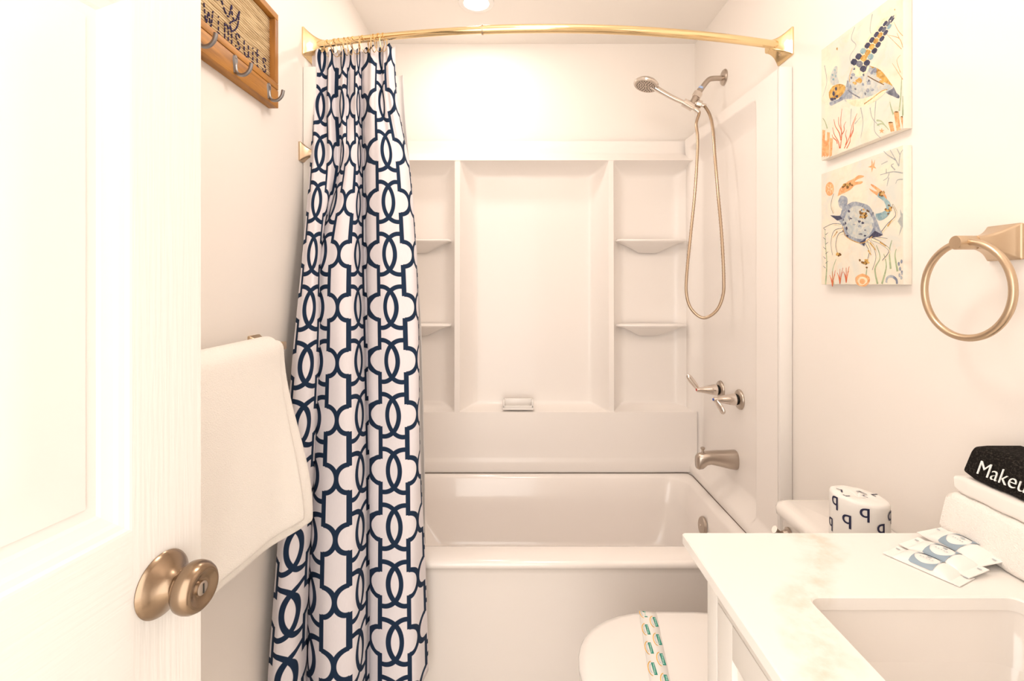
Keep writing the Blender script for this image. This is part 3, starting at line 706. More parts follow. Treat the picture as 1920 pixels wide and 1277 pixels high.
for x0, y0, x1, y1 in ((345, 1270, 360, 930), (350, 1200, 290, 1020), (355, 1180, 330, 1000), (380, 1270, 490, 970), (390, 1240, 400, 1110), (400, 1270, 460, 1100), (340, 1270, 280, 1090), (430, 1180, 480, 1010), (360, 1150, 395, 1040), (320, 1230, 275, 1150)):
    A.stroke('coral_branch', A_coral, [(x0, y0), ((x0*2+x1)/3+8, (y0*2+y1)/3), ((x0+2*x1)/3-6, (y0+2*y1)/3), (x1, y1)], .0034, .0014)
for x, y in ((205, 1110), (245, 1130), (225, 1200), (270, 1180)): A.poly('tube_sponge', A_orange, [(x-12, y), (x+12, y+4), (x+4, 1330), (x-18, 1345)])
for pts in ([(655, 1030), (700, 1040), (740, 1090)], [(660, 1070), (710, 1060), (760, 1110)], [(800, 980), (780, 920), (770, 870)], [(905, 980), (895, 900), (905, 810)], [(850, 950), (865, 800), (870, 660)], [(235, 1100), (215, 1040), (195, 1010)]): A.stroke('sea_grass', A_green, pts, .0046, .0014)
for x, y, w_, b_ in ((780, 1050, 24, 1125), (830, 960, 26, 1115), (885, 1000, 26, 1095)): A.poly('tube_sponge', A_orange, [(x-w_, y), (x+w_*.6, y-6), (x+w_*.9+8, b_-4), (x-2, b_+4)]); A.blob('tube_mouth', A_brown, x-4, y-2, 18, 6)
A.poly('starfish', A_orange, [(700+(26 if i % 2 == 0 else 10)*math.sin(i*.628), 1120-(26 if i % 2 == 0 else 10)*math.cos(i*.628)) for i in range(10)])
A.poly('hind_flipper', A_gold, [(590, 560), (690, 600), (770, 700), (790, 740), (720, 735), (640, 690), (580, 640)], 4)
A.poly('hind_flipper', A_slate, [(700, 735), (790, 735), (825, 790), (852, 820), (845, 842), (800, 825), (740, 795)], 4)
A.poly('shell', A_pale, [(400, 705), (440, 590), (520, 555), (590, 560), (650, 620), (720, 700), (800, 745), (740, 790), (660, 860), (560, 903), (470, 908), (410, 875), (380, 850)], 4)
A.poly('shell_rim', A_ivory, [(390, 850), (470, 850), (590, 830), (720, 765), (735, 785), (650, 862), (560, 905), (470, 910), (415, 880)], 4)
A.stroke('shell_edge', A_gold, [(550, 890), (620, 840), (700, 780), (750, 765)], .003, .002); A.stroke('shell_edge', A_gold, [(430, 760), (425, 660), (450, 580)], .0022)
A.poly('fore_flipper', A_ivory, [(455, 600), (500, 480), (560, 370), (620, 270), (690, 180), (760, 135), (827, 120), (805, 190), (750, 270), (700, 370), (640, 450), (600, 520), (585, 600), (530, 650), (470, 650)], 4)
for i in range(9):
    t = i/8.6; cx, cy = 505+300*t, 560-425*t; wd = (78-52*t)*(.62 if i == 8 else 1)
    for k, off in enumerate((-.62, .0, .62)):
        ux_, uy_ = .80, .60; vx_, vy_ = .58, -.82; hl, hw_ = 31, wd*.35     # along the flipper / across it
        x, y = cx+off*wd*ux_+(k % 2)*8, cy+off*wd*uy_-(k % 2)*12
        m = A_gold if (k == 1 and .05 < t < .62) else (A_teal if R.random() < .22 else (A_dark if k != 1 else A_slate))
        sh = [(-1, -.5), (-.6, -1), (.5, -1), (1, -.2), (.8, .7), (-.1, 1), (-.9, .6)]
        A.poly('flipper_scale', m, [(x+a*hl*vx_*.92+b_*hw_*ux_, y+a*hl*vy_*.92+b_*hw_*uy_) for a, b_ in sh])
for (x, y, rr_) in ((680, 650, 30), (720, 680, 26), (700, 700, 20), (510, 690, 28), (470, 712, 18), (560, 480, 20), (540, 510, 14)): A.blob('gold_speckle', A_gold, x, y, rr_, rr_*.7, 11, .4)
for (x, y, rr_) in ((590, 710, 22), (580, 775, 18), (640, 600, 20), (610, 610, 24), (455, 640, 15), (540, 720, 12), (430, 830, 16), (620, 770, 14)): A.blob('shell_mark', A_blue, x, y, rr_, rr_, 10, .35)
for (x, y) in ((465, 590), (440, 665), (570, 570), (545, 640), (590, 690), (560, 800), (475, 760)): A.blob('shell_fleck', A_slate, x, y, 9, 12, 7, .3)
A.poly('side_flipper', A_pale, [(265, 725), (262, 650), (295, 575), (322, 572), (318, 650), (335, 705), (300, 725)], 4)
for (x, y) in ((280, 640), (300, 600), (285, 680), (305, 650)): A.blob('side_flipper_scale', A_teal, x, y, 9, 10)
A.poly('neck', A_blue, [(330, 850), (380, 780), (410, 690), (445, 750), (440, 830), (380, 850), (320, 880), (265, 905), (258, 870)], 4)
A.poly('head', A_gold, [(248, 790), (280, 740), (340, 718), (388, 738), (380, 790), (335, 835), (290, 850), (255, 845)], 4)
for (x, y, a_, c_) in ((290, 800, 11, 22), (310, 760, 9, 16), (318, 825, 12, 12), (275, 850, 18, 14), (300, 845, 10, 10)): A.blob('head_mark', A_dark, x, y, a_, c_, 8, .15)
A.stroke('collar', A_slate, [(410, 770), (450, 800), (515, 838)], .0028); A.stroke('collar', A_slate, [(405, 690), (412, 730), (415, 780)], .002); A.stroke('seam', A_brown, [(580, 650), (640, 685), (720, 725)], .002)
A.blob('sea_speck', A_gold, 318, 418, 7, 12); A.blob('sea_speck', A_gold, 812, 82, 5, 8)
A.done()
r = canvas('canvas_print', 'watercolour canvas of a blue crab, below the turtle canvas', 1.289, 1.594); A = Art(r, 1500, 260, 4.258)
for pts in ([(840, 320), (780, 330), (765, 360)], [(840, 270), (740, 265), (640, 290)], [(715, 265), (700, 310), (665, 335)], [(790, 220), (760, 160), (720, 90)], [(790, 220), (800, 130), (830, 85)], [(765, 170), (700, 130), (670, 100)], [(760, 250), (730, 215), (750, 200)], [(690, 275), (690, 240)], [(800, 130), (775, 80)], [(700, 180), (650, 205)], [(710, 310), (695, 380)]): A.stroke('sea_fan', A_grey, pts, .0032, .0016)
A.poly('grey_starfish', A_grey, [(800, 560), (815, 600), (840, 590), (842, 690), (825, 705), (790, 780), (805, 700), (780, 660), (805, 620)])
A.poly('starfish', A_orange, [(574, 160), (584, 205), (600, 165), (594, 218), (610, 240), (586, 232), (574, 270), (570, 232), (543, 226), (570, 215)])
A.blob('sand_dollar', A_orange, 238, 402, 34, 56, 18, .02)
for a_ in range(5): A.stroke('sand_dollar_petal', A_ivory, [(238+5*math.cos(a_*1.257), 402+8*math.sin(a_*1.257)), (238+22*math.cos(a_*1.257), 402+36*math.sin(a_*1.257))], .002)
for pts in ([(205, 1165), (215, 1000), (205, 850), (200, 720)], [(270, 1165), (260, 1060), (290, 960)], [(620, 1160), (600, 1040), (640, 950), (610, 850)], [(655, 1160), (690, 1020), (670, 920)], [(725, 1040), (715, 900), (735, 810)], [(780, 1060), (760, 940), (770, 880)], [(545, 1160), (530, 1100), (535, 1030)]): A.stroke('sea_grass', A_green, pts, .0060, .0018)
for i in range(9): A.stroke('sea_sprig', A_slate, [(205, 730+i*38), (186+(i % 2)*40, 712+i*38)], .0024, .001)
for x, y in ((260, 1140), (320, 1120), (370, 1110)):
    for dx_, dy_ in ((-22, -50), (0, -80), (20, -55), (-12, -30), (24, -90)): A.stroke('coral_sprig', A_coral, [(x, y+40), (x+dx_*.5, y+dy_*.4), (x+dx_, y+dy_)], .0034, .0016)
A.blob('sea_urchin', A_orange, 500, 1130, 58, 52, 16, .08); A.blob('urchin_ring', A_ivory, 500, 1135, 38, 34, 14, .08); A.blob('urchin_core', A_orange, 500, 1140, 22, 22, 12, .1)
A.stroke('shell_arc', A_blue, [(690, 1150), (700, 1110), (735, 1100), (770, 1125), (775, 1160)], .006)
for x, y in ((790, 1000), (812, 980), (800, 1040), (815, 1070), (796, 1090), (810, 1110)): A.blob('blue_leaf', A_blue, x, y, 9, 18, 8, .1)
# legs
for pts, w_ in (([(330, 690), (260, 685), (190, 715)], .006), ([(345, 720), (275, 740), (250, 830), (262, 930)], .0055), ([(350, 750), (310, 770), (290, 850), (305, 930)], .008),
               ([(540, 810), (590, 860), (610, 950), (580, 1050)], .006), ([(570, 800), (640, 830), (715, 895), (660, 975)], .0075), ([(600, 790), (700, 800)], .005), ([(640, 770), (700, 690), (770, 610), (740, 525)], .0075), ([(530, 830), (560, 900), (545, 960)], .009), ([(270, 595), (250, 530), (270, 440)], .0055)):
    A.stroke('leg_outline', A_slate, pts, w_*1.05, w_*.5); A.stroke('leg', A_ivory, [(x+2, y+2) for x, y in pts], w_*.72, w_*.25)
for pts in ([(300, 740), (265, 790)], [(560, 830), (605, 890)], [(640, 825), (690, 860)], [(700, 700), (735, 650)], [(545, 890), (570, 930)]): A.stroke('leg_glow', A_gold, pts, .004, .002)
# claws
A.poly('claw_arm', A_blue, [(305, 500), (330, 455), (375, 470), (380, 510), (360, 560), (320, 550)], 4)
A.poly('claw', A_orange, [(302, 460), (320, 400), (370, 350), (430, 320), (470, 292), (512, 298), (500, 310), (460, 325), (440, 345), (500, 340), (490, 360), (440, 372), (400, 410), (340, 440)], 3)
A.poly('claw_arm', A_teal, [(605, 600), (650, 590), (690, 560), (670, 500), (620, 460), (640, 430), (690, 480), (725, 520), (725, 580), (690, 630), (640, 655), (610, 635)], 3)
A.poly('claw', A_orange, [(552, 395), (600, 420), (615, 415), (570, 375), (572, 362), (620, 390), (670, 430), (695, 475), (680, 500), (630, 465), (610, 450), (570, 420)], 3)
A.poly('carapace', A_blue, [(245, 612), (320, 612), (340, 560), (420, 505), (500, 515), (560, 545), (610, 640), (640, 720), (660, 765), (600, 775), (530, 800), (515, 858), (470, 835), (400, 800), (355, 770), (340, 700), (310, 655)], 3)
A.poly('carapace_tint', A_pale, [(345, 660), (400, 560), (480, 540), (560, 600), (590, 690), (540, 780), (470, 800), (390, 760)], 4)
A.poly('carapace_spine', A_dark, [(243, 612), (325, 618), (340, 640), (300, 655)]); A.poly('carapace_spine', A_dark, [(545, 790), (600, 735), (665, 768), (640, 780), (560, 795)]); A.poly('carapace_spine', A_dark, [(480, 825), (530, 795), (515, 860)])
for i in range(26): A.blob('carapace_mark', R.choice((A_slate, A_blue, A_dark)), R.uniform(340, 600), R.uniform(560, 780), R.uniform(5, 15), R.uniform(6, 16), 8, .4)
A.stroke('carapace_edge', A_gold, [(340, 700), (370, 780), (450, 825), (510, 830), (580, 780)], .0022)
for x, y, n_, sp_ in ((500, 610, 26, 48), (370, 375, 16, 44), (650, 440, 12, 24), (712, 565, 14, 26), (308, 925, 9, 16), (515, 985, 20, 34)):
    for k in range(n_): A.blob('glitter', R.choice((A_brown, A_brown, A_gold)), x+R.gauss(0, .5)*sp_, y+R.gauss(0, .42)*sp_*(1.2 if n_ == 14 else .8), 9, 10, 6, .4)
A.done()
# towel ring
RY, RZ = .868, 1.29+(533-455)*.868/F
tr = root('towel_ring', 'brushed champagne towel ring on the right wall', 'towel ring', (XR, RY, RZ))
flared(G(), (XR, RY, RZ), (-1, 0, 0), (0, 0, 1), [(0, .031, .003), (.005, .0315, .003), (.007, .030, .003)]+concave(.008, .030, .058, .0115, 10, 1.8)).make('wall_post', M_gold, tr, angle=30)
G().lathe([(.0105, .050), (.0125, .054), (.0125, .090), (.0118, .0915), (.001, .0918)], (XR, RY, RZ), (-1, 0, 0), 24).make('ring_holder', M_gold, tr)
XRg = XR-.074; RR = .0845
G().tube([(XRg, RY+RR*math.sin(a), RZ-RR+.001+RR*math.cos(a)) for a in [2*math.pi*i/72 for i in range(72)]], .0062, 14, cyclic=True).make('ring', M_gold, tr, angle=0)

# ================================================================== vanity
VX0, VY0, VY1, VZ = .307, .13, .889, .841
vc = root('vanity_cabinet', 'white painted shaker vanity cabinet below the marble top', 'cabinet', (.62, .5, 0))
CX = .345
for y in (VY0+.015, VY1-.038): G().box((CX+.0186, y, .09), (XR-.002, y+.018, VZ-.0195)).make('end_panel', M_cab, vc, smooth=False)
G().box((CX+.0186, VY0+.034, .09), (XR-.002, VY1-.039, .108)).make('bottom_panel', M_cab, vc, smooth=False)
G().box((XR-.014, VY0+.034, .109), (XR-.002, VY1-.039, VZ-.0195)).make('back_board', M_cab, vc, smooth=False)
G().box((CX+.05, VY0+.015, 0), (XR-.002, VY1-.02, .09)).make('toe_kick', M_cab, vc, smooth=False)
G().box((CX, .829, .09), (CX+.0185, VY1-.02, VZ-.0195), .0015).make('corner_stile', M_cab, vc)
G().box((CX, VY0+.015, .757), (CX+.0185, .8275, VZ-.0195), .0015).make('top_rail', M_cab, vc)
for y0, y1 in ((.492, .8265), (.150, .4885)):
    d = root('cabinet_door', None, None, (CX, y0, .1)); d.parent = vc; d.matrix_parent_inverse = Matrix.Translation(vc.location).inverted()
    for a, b_, n in (((y0, .10), (y0+.055, .755), 'stile'), ((y1-.055, .10), (y1, .755), 'stile'), ((y0+.055, .70), (y1-.055, .755), 'rail'), ((y0+.055, .10), (y1-.055, .155), 'rail')):
        G().box((CX, a[0], a[1]), (CX+.018, b_[0], b_[1]), .0012).make(n, M_cab, d)
    G().box((CX+.009, y0+.05, .15), (CX+.017, y1-.05, .705)).make('panel', M_cab, d, smooth=False)
# top with a rounded cut-out
g = G(); ro = lambda i, z: rrect(VX0+i, XR-.001, VY0+i, VY1-i, .004, z); ri_ = lambda i, z: rrect(.425-i, .725+i, .30-i, .706+i, .016, z)
g.loft([ro(.0015, VZ-.019), ro(0, VZ-.0175), ro(0, VZ-.002), ro(.002, VZ), ri_(.002, VZ), ri_(0, VZ-.002), ri_(0, VZ-.019)], cyclic=True)
g.make('marble_countertop', M_marb, label='white marble vanity countertop with faint tan veins', cat='countertop', angle=35)
sk = root('sink_basin', 'white rectangular undermount sink basin set in the marble countertop', 'sink', (.575, .5, .69))
g = G(); ring = lambda i, z, r: rrect(.420+i, .730-i, .295+i, .711-i, r, z)
g.loft([ring(-.015, VZ-.0195, .03), ring(-.015, VZ-.032, .03), ring(.02, .70, .05), ring(.10, .672, .05), ring(.105, .675, .05), ring(.03, .706, .05), ring(.006, .73, .045), ring(0, VZ-.0195, .03)], False, False, cyclic=True)
g.add(ring(.103, .6735, .05), [tuple(range(28))]); g.make('bowl', M_porc, sk, angle=60)
G().lathe([(.022, 0), (.022, .003), (.015, .0045)], (.575, .5, .6745), (0, 0, 1), 24).make('drain', M_chrome, sk)

# ================================================================== toilet
TY = 1.09
to = root('toilet', 'white toilet with closed lid between the tub and the vanity', 'toilet', (.5, TY, 0))
def egg(x0, x1, hw, z, n=40, dy=0, p=2.25):
    cx = x0+(x1-x0)*.47; out = []
    for i in range(n):
        a = 2*math.pi*i/n; c, s = math.cos(a), math.sin(a); ax = (cx-x0) if c < 0 else (x1-cx); q = p if c < 0 else 3.2
        out.append(Vector((cx+math.copysign(abs(c)**(2/q), c)*ax, TY+dy+math.copysign(abs(s)**(2/q), s)*hw, z)))
    return out
g = G().loft([egg(.30, .80, .11, 0), egg(.31, .80, .105, .02), egg(.33, .78, .095, .12), egg(.28, .76, .115, .22), egg(.20, .72, .155, .31), egg(.165, .70, .178, .37), egg(.160, .70, .182, .395), egg(.165, .70, .178, .402)])
g.make('bowl', M_porc, to, angle=60)
G().loft([egg(.157, .66, .184, .4035), egg(.151, .66, .189, .407), egg(.150, .66, .190, .414), egg(.154, .66, .186, .4205)]).make('seat', M_plast, to, angle=60)
G().loft([egg(.157, .652, .184, .4225), egg(.150, .655, .189, .426), egg(.149, .655, .190, .434), egg(.153, .653, .187, .4395), egg(.168, .645, .174, .4430), egg(.22, .60, .13, .4450), egg(.32, .50, .06, .4455)]).make('lid', M_plast, to, angle=60)
for y in (-.07, .07): G().lathe([(.012, 0), (.012, .018), (.009, .021)], (.668, TY+y, .403), (0, 0, 1), 16).make('hinge_cap', M_plast, to)
TX0 = .684
g = G().loft([rrect(.72, XR-.004, TY-.165, TY+.165, .03, .36), rrect(.705, XR-.004, TY-.175, TY+.175, .03, .40), rrect(TX0+.006, XR-.004, TY-.186, TY+.186, .03, .69), rrect(TX0+.006, XR-.004, TY-.186, TY+.186, .03, .698)])
g.make('tank', M_porc, to, angle=60)
g = G().loft([rrect(TX0, XR-.003, TY-.190, TY+.190, .03, .6985), rrect(TX0-.007, XR-.003, TY-.197, TY+.197, .034, .703), rrect(TX0-.008, XR-.003, TY-.198, TY+.198, .035, .718), rrect(TX0-.004, XR-.003, TY-.194, TY+.194, .033, .727), rrect(TX0+.006, XR-.010, TY-.184, TY+.184, .028, .731)])
g.make('tank_lid', M_porc, to, angle=60)
lv = root('flush_lever', None, None, (TX0, TY+.13, .67)); lv.parent = to; lv.matrix_parent_inverse = Matrix.Translation(to.location).inverted(); lv['label'] = 'chrome flush lever'
G().lathe([(.016, 0), (.016, .004), (.011, .007), (.008, .016)], (TX0+.006, TY+.135, .668), (-1, 0, 0), 20).make('lever_base', M_nickel, lv)
P = catmull([(TX0-.012, TY+.135, .668), (TX0-.026, TY+.115, .674), (TX0-.034, TY+.095, .682), (TX0-.042, TY+.075, .692)], 5)
P = catmull([(TX0-.008, TY+.135, .668), (TX0-.020, TY+.132, .671), (TX0-.036, TY+.120, .684), (TX0-.046, TY+.106, .694)], 5)
G().tube(P, [.0055+.004*i/len(P) for i in range(len(P))], 12, squash=.6).make('lever_arm', M_nickel, lv)
# sanitary paper band over the lid
bd = root('paper_band', 'white paper sanitary band printed green and yellow across the toilet lid', 'paper band', (.33, TY, .446))
c0, c1 = Vector((.350, 1.2715, 0)), Vector((.292, .905, 0)); dirb = (c1-c0); Lb = dirb.length; dirb.normalize(); perp = Vector((-dirb.y, dirb.x, 0)); perp = -perp if perp.x < 0 else perp
def band(s, t, h=0):                                         # along, across (metres)
    p = c0+dirb*s+perp*t; e = min(s, Lb-s); z = .4472-.0040*(1-min(e/.03, 1))**2
    if e < .004: z -= 0
    return Vector((p.x, p.y, z+h))
HB = .0215; sN = 40; v = []
for i in range(sN+1): v += [band(Lb*i/sN, -HB), band(Lb*i/sN, HB)]
v = [Vector((p.x+dirb.x*0, p.y, p.z)) for p in v]
o = mobj('paper_strip', v, [(2*i, 2*i+1, 2*i+3, 2*i+2) for i in range(sN)], M_paper, bd, angle=0)
md = o.modifiers.new('t', 'SOLIDIFY'); md.thickness = .0004; md.offset = 1
gG, gP, gY, gg = G(), G(), G(), G()
def quad(g, s, t, ls, lt, h, rot=0):
    c, sn = math.cos(rot), math.sin(rot)
    P = [band(min(max(s+a*c-b_*sn, .001), Lb-.001), min(max(t+a*sn+b_*c, -HB), HB), h) for a, b_ in ((-ls, -lt), (ls, -lt), (ls, lt), (-ls, lt))]
    g.add(P, [(0, 1, 2, 3)])
k = 0; s = .012
while s < Lb-.02:
    for t, ds in ((-.0075, 0), (.0150, .031)):
        ss = s+ds
        if ss > Lb-.025: continue
        quad(gG, ss, t, .0175, .0036, .0008, .10)
        for q_ in range(7): quad(gP, ss-.0130+q_*.0043, t, .0012, .0014, .0010, .10)
        for q_ in range(10):                                   # yellow dotted arc
            a = math.pi*(.12+.76*q_/9); quad(gY, ss+.021*math.cos(a), t-.0035-.0095*math.sin(a), .0026, .0010, .0008, math.atan2(-math.cos(a)*.0095, -math.sin(a)*.021))
        for q_ in range(9):
            a = math.pi*(.15+.7*q_/8); quad(gg, ss+.013*math.cos(a), t-.0040-.005*math.sin(a), .0008, .0011, .0008, a)
    s += .062
gG.make('green_print', M_green, bd, smooth=False, kind='stuff'); gP.make('pale_print', M_pale, bd, smooth=False, kind='stuff'); gY.make('yellow_print', M_yel, bd, smooth=False, kind='stuff'); gg.make('grey_print', M_gry, bd, smooth=False, kind='stuff')
# toilet roll, still wrapped
TRX, TRY, TRR = .741, 1.05, .0545
tp = root('toilet_roll', 'paper wrapped toilet roll with navy letter print on the tank', 'toilet roll', (TRX, TRY, .7315))
zt = .7315
def roll_top(x, y): return .838-.0055*(x-TRX)/TRR
prof = [(TRR*.94, 0), (TRR*.995, .004), (TRR*1.0, .02), (TRR*.985, .09)]
rings = []
for rr_, h in prof: rings.append([Vector((TRX+rr_*math.cos(a), TRY+rr_*math.sin(a), zt+h)) for a in [2*math.pi*i/48 for i in range(48)]])
for rr_, dz in ((.985, -.004), (.96, 0), (.88, .0025), (.5, .002), (.2, -.001), (.06, -.004)):
    rings.append([Vector((TRX+TRR*rr_*math.cos(a), TRY+TRR*rr_*math.sin(a), roll_top(TRX+TRR*rr_*math.cos(a), 0)+dz+.0008*math.sin(a*9)*(1-rr_*.6))) for a in [2*math.pi*i/48 for i in range(48)]])
G().loft(rings).make('wrapper', M_paper, tp, angle=50)
def wrapq(ang, z):
    def pl(x, y, e): 
        a = ang+x/TRR; return Vector((TRX+(TRR+.0004)*math.cos(a), TRY+(TRR+.0004)*math.sin(a), z+y))
    text_mesh('q', .040, pl, 'printed_letter', M_ink, tp, bold=.0003, extrude=0, align='CENTER')
def aim(px): return math.atan2(-1, 0)+math.asin(max(-1, min(1, (px-1611)/58)))-.52
for px, z in ((1563, .8215), (1616, .8155), (1664, .807), (1584, .7935), (1646, .786), (1556, .770), (1610, .763), (1663, .757)): wrapq(aim(px), z)
for x, y, ro_ in ((-.028, .020, 2.6), (-.030, -.012, 1.9), (.012, .020, 3.4), (.010, -.014, .4), (.032, .004, 5)):
    def pl(u, v_, e, x=x, y=y, ro_=ro_):
        c, sn = math.cos(ro_), math.sin(ro_); X = TRX+x+u*c-v_*sn; Y = TRY+y+u*sn+v_*c; return Vector((X, Y, roll_top(X, 0)+.0034))
    text_mesh('r' if ro_ < 2 else 'L', .026, pl, 'printed_letter', M_ink, tp, bold=.0002, extrude=0, align='CENTER')

# ================================================================== on the vanity: folded towels and sachets
def folded(name, label, m, x0, x1, y0, y1, z0, z1, lean=0, layers=2, grp='towels stacked on the countertop', rnd=.02, bulge=.004, wave=0):
    """folded cloth: rounded fold faces the room; layers show at the ends"""
    r = root(name, label, 'towel', ((x0+x1)/2, (y0+y1)/2, z0), grp)
    h = (z1-z0)/layers
    for k in range(layers):
        za, zb = z0+h*k+.0004, z0+h*(k+1); rings = []; n = 22
        for j in range(n+1):
            y = y0+(y1-y0)*j/n; e = min(j, n-j)/n; tap_ = 1-.22*max(0, 1-e/.05)**2
            rr_ = min((zb-za)/2*.95, rnd); dzw = wave*math.sin(y*30+k)
            sec = rrect(x0+lean*(za-z0), x1, za, zb, rr_, 0, 5); zm = (za+zb)/2
            rings.append([Vector((p.x+lean*(p.y-za)+.0014*math.sin(j*1.7+p.y*90)+bulge*math.sin(math.pi*j/n)*-1*(1 if p.x < (x0+x1)/2 else 0), y+.0012*math.sin(p.x*140+p.y*170)*(1 if j in (0, n) else 0), zm+(p.y-zm)*tap_+dzw)) for p in sec])
        o = G().loft(rings).make('fold_layer', m, r, angle=70)
    return r
folded('hand_towel', 'thick white folded hand towel under the black washcloth', M_terry, .768, .869, .55, .886, VZ, VZ+.082, lean=.16, layers=1, rnd=.012)
folded('hand_towel', 'white folded towel with a smooth woven hem between the hand towel and the black cloth', M_hem, .783, .868, .55, .874, VZ+.0825, VZ+.112, lean=.12, layers=1, rnd=.007)
mk = folded('washcloth', 'black folded washcloth embroidered in white on the white towels', M_terryb, .787, .868, .55, .858, VZ+.1125, VZ+.172, lean=.26, layers=1, rnd=.012, bulge=.002)
def pl(x, y, e): 
    yy = .836-x; zz = VZ+.128+y; return Vector((.787+.26*(zz-(VZ+.1125))-.0030-e-.002*math.sin(math.pi*(yy-.55)/.308), yy, zz))
text_mesh('Makeup', .034, pl, 'embroidery', M_thread, mk, kind='stuff', bold=-.0005, shear=.10, extrude=.0008, sx=.92)
def sachet(label, c, ang, tilt, z, L=.102, W=.046, H=.011):
    r = root('soap_sachet', label, 'soap packet', (c[0], c[1], z), 'wrapped soaps on the countertop')
    ca, sa = math.cos(ang), math.sin(ang)
    def w2(u, v_, h): return Vector((c[0]+u*ca-v_*sa, c[1]+u*sa+v_*ca, z+h+tilt*v_))
    NU, NV = 40, 20
    def top(u, v_):
        a = max(0, 1-(abs(u)/(L*.36))**2.6); b_ = max(0, 1-(abs(v_)/(W*.5))**2.4); return .0014+H*(a**.5)*(b_**.5)
    top_v = [w2(L*(i/NU-.5), W*(j/NV-.5), top(L*(i/NU-.5), W*(j/NV-.5))) for i in range(NU+1) for j in range(NV+1)]
    bot_v = [w2(L*(i/NU-.5), W*(j/NV-.5), .0002) for i in range(NU+1) for j in range(NV+1)]
    n = NV+1; N = len(top_v); f = [(i*n+j, i*n+j+1, (i+1)*n+j+1, (i+1)*n+j) for i in range(NU) for j in range(NV)]; f += [tuple(N+q for q in reversed(t)) for t in f]
    for i in range(NU): f += [(i*n, (i+1)*n, N+(i+1)*n, N+i*n), (i*n+NV, N+i*n+NV, N+(i+1)*n+NV, (i+1)*n+NV)]
    for j in range(NV): f += [(j, N+j, N+j+1, j+1), (NU*n+j, NU*n+j+1, N+NU*n+j+1, N+NU*n+j)]
    mobj('wrapper', top_v+bot_v, f, M_sach, r, angle=40)
    # blue-grey label with an open oval
    g = G(); u0, u1 = -.020, .022; q = 48; e = .0011
    def P(u, v_): return w2(u, v_, top(u, v_)+e)
    ov_ = [(.001+.0158*math.cos(6.2832*i/q), .0168*math.sin(6.2832*i/q)) for i in range(q)]
    sq = []
    for i in range(q):
        a = 6.2832*i/q; c_, s_ = math.cos(a), math.sin(a); k_ = 1/max(abs(c_)/.0162, abs(s_)/.0222); sq.append((.001+c_*k_, s_*k_))
    g.loft([[P(a[0]+(b2[0]-a[0])*k/5, a[1]+(b2[1]-a[1])*k/5) for a, b2 in zip(ov_, sq)] for k in range(6)], False, False); lb = g.make('label_print', M_lab, r)
    g = G()
    for i in range(5): g.add([P(-.008+i*.004, -.003), P(-.006+i*.004, -.003), P(-.006+i*.004, -.001), P(-.008+i*.004, -.001)], [(0, 1, 2, 3)])
    g.add([P(.001+.0035*math.cos(a), .007+.003*math.sin(a)) for a in [6.2832*i/8 for i in range(8)]], [tuple(range(8))]); g.make('fine_print', M_gry, r, smooth=False)
    for su in (-1, 1):
        u = su*L*.44; g = G().add([P(u-.003, .010), P(u+.003, .010), P(u+.003, .013), P(u-.003, .013)], [(0, 1, 2, 3)]); g.make('edge_mark', M_gry, r, smooth=False)
sachet('wrapped soap leaning on the towel, topmost of the three packets', (.746, .822), -math.pi/2+.06, .16, VZ+.0105, L=.108)
sachet('wrapped soap between the two other packets', (.699, .800), -math.pi/2+.30, .10, VZ+.0052)
sachet('wrapped soap nearest the sink, lowest of the three packets', (.660, .783), -math.pi/2+.46, .0, VZ+.0008)

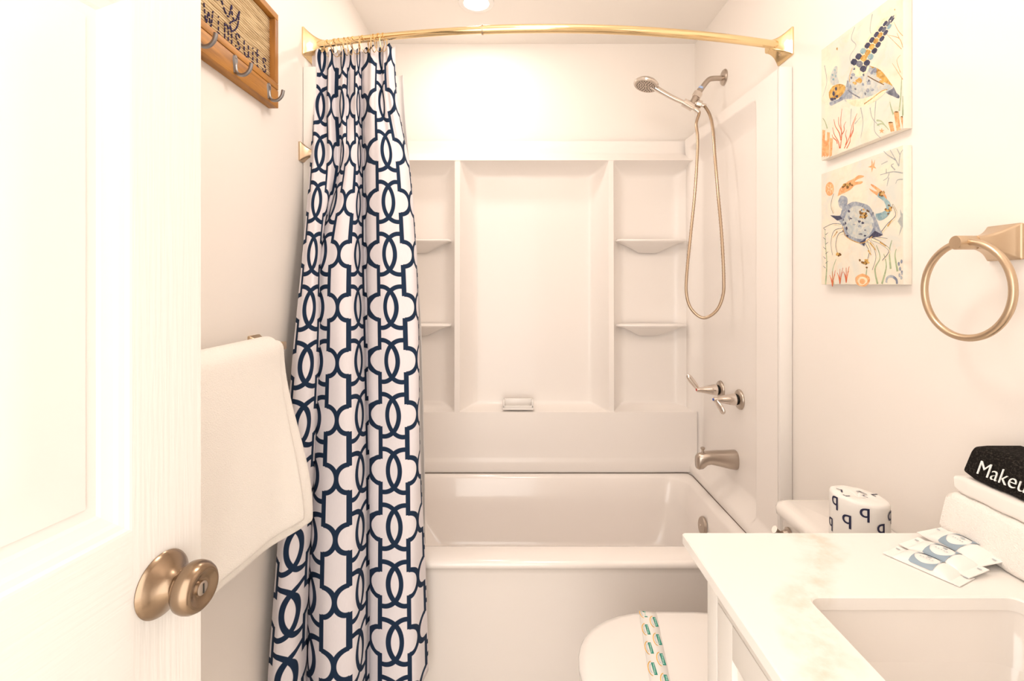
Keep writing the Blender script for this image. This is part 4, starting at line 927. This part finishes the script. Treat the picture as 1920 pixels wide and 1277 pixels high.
# ================================================================== lamps
def can_light(x, y, label, e):
    r = root('recessed_light', label, 'ceiling light', (x, y, ZC))
    G().loft([[Vector((x+rr_*math.cos(a), y+rr_*math.sin(a), z)) for a in [2*math.pi*i/40 for i in range(40)]] for rr_, z in ((.072, ZC), (.072, ZC-.004), (.052, ZC-.006), (.050, ZC-.003))], False, False).make('trim_ring', M_plast, r)
    G().lathe([(.050, 0), (.050, .001), (.001, .0015)], (x, y, ZC-.0045), (0, 0, 1), 40).make('lens', emit('lamp_lens', WARM, 14), r)
    ld = bpy.data.lights.new('lamp_light', 'AREA'); ld.shape = 'DISK'; ld.size = .10; ld.energy = e; ld.color = WARM
    lo = bpy.data.objects.new('lamp_light', ld); COL.objects.link(lo); lo.location = (x, y, ZC-.008); adopt(lo, r)
can_light(-.145, 2.0, 'small round recessed light in the ceiling over the tub', E_TUB)
# flush ceiling lamp in the middle of the room, above the frame
r = root('ceiling_lamp', 'round flush ceiling lamp in the middle of the room', 'ceiling light', (.11, .95, ZC))
G().lathe([(.15, 0), (.15, .02), (.14, .025)], (.11, .95, ZC), (0, 0, -1), 40).make('base_ring', M_nickel, r)
G().lathe([(.138, .022), (.13, .05), (.10, .075), (.05, .088), (.001, .09)], (.11, .95, ZC), (0, 0, -1), 40).make('glass_dome', emit('lamp_glass', WARM, 6), r)
ld = bpy.data.lights.new('lamp_light', 'POINT'); ld.shadow_soft_size = .12; ld.energy = E_CEIL; ld.color = WARM
lo = bpy.data.objects.new('lamp_light', ld); COL.objects.link(lo); lo.location = (.11, .95, ZC-.225); adopt(lo, r)
# three-globe lamp over the vanity mirror
r = root('vanity_lamp', 'three globe lamp on the right wall over the vanity', 'wall light', (XR, .42, 2.02))
G().box((XR-.025, .14, 1.98), (XR-.001, .70, 2.06), .004).make('back_plate', M_gold, r)
for y in (.22, .42, .62):
    G().tube([(XR-.02, y, 2.02), (XR-.08, y, 2.02), (XR-.10, y, 1.995)], .008, 10).make('arm', M_gold, r)
    G().lathe([(.001, -.045), (.03, -.036), (.045, 0), (.03, .036), (.001, .045)], (XR-.10, y, 1.95), (0, 0, 1), 24).make('globe', emit('globe_glass', WARM, 3), r)
    ld = bpy.data.lights.new('lamp_light', 'POINT'); ld.shadow_soft_size = .05; ld.energy = E_VAN; ld.color = WARM
    lo = bpy.data.objects.new('lamp_light', ld); COL.objects.link(lo); lo.location = (XR-.10-.055, y, 1.90); adopt(lo, r)
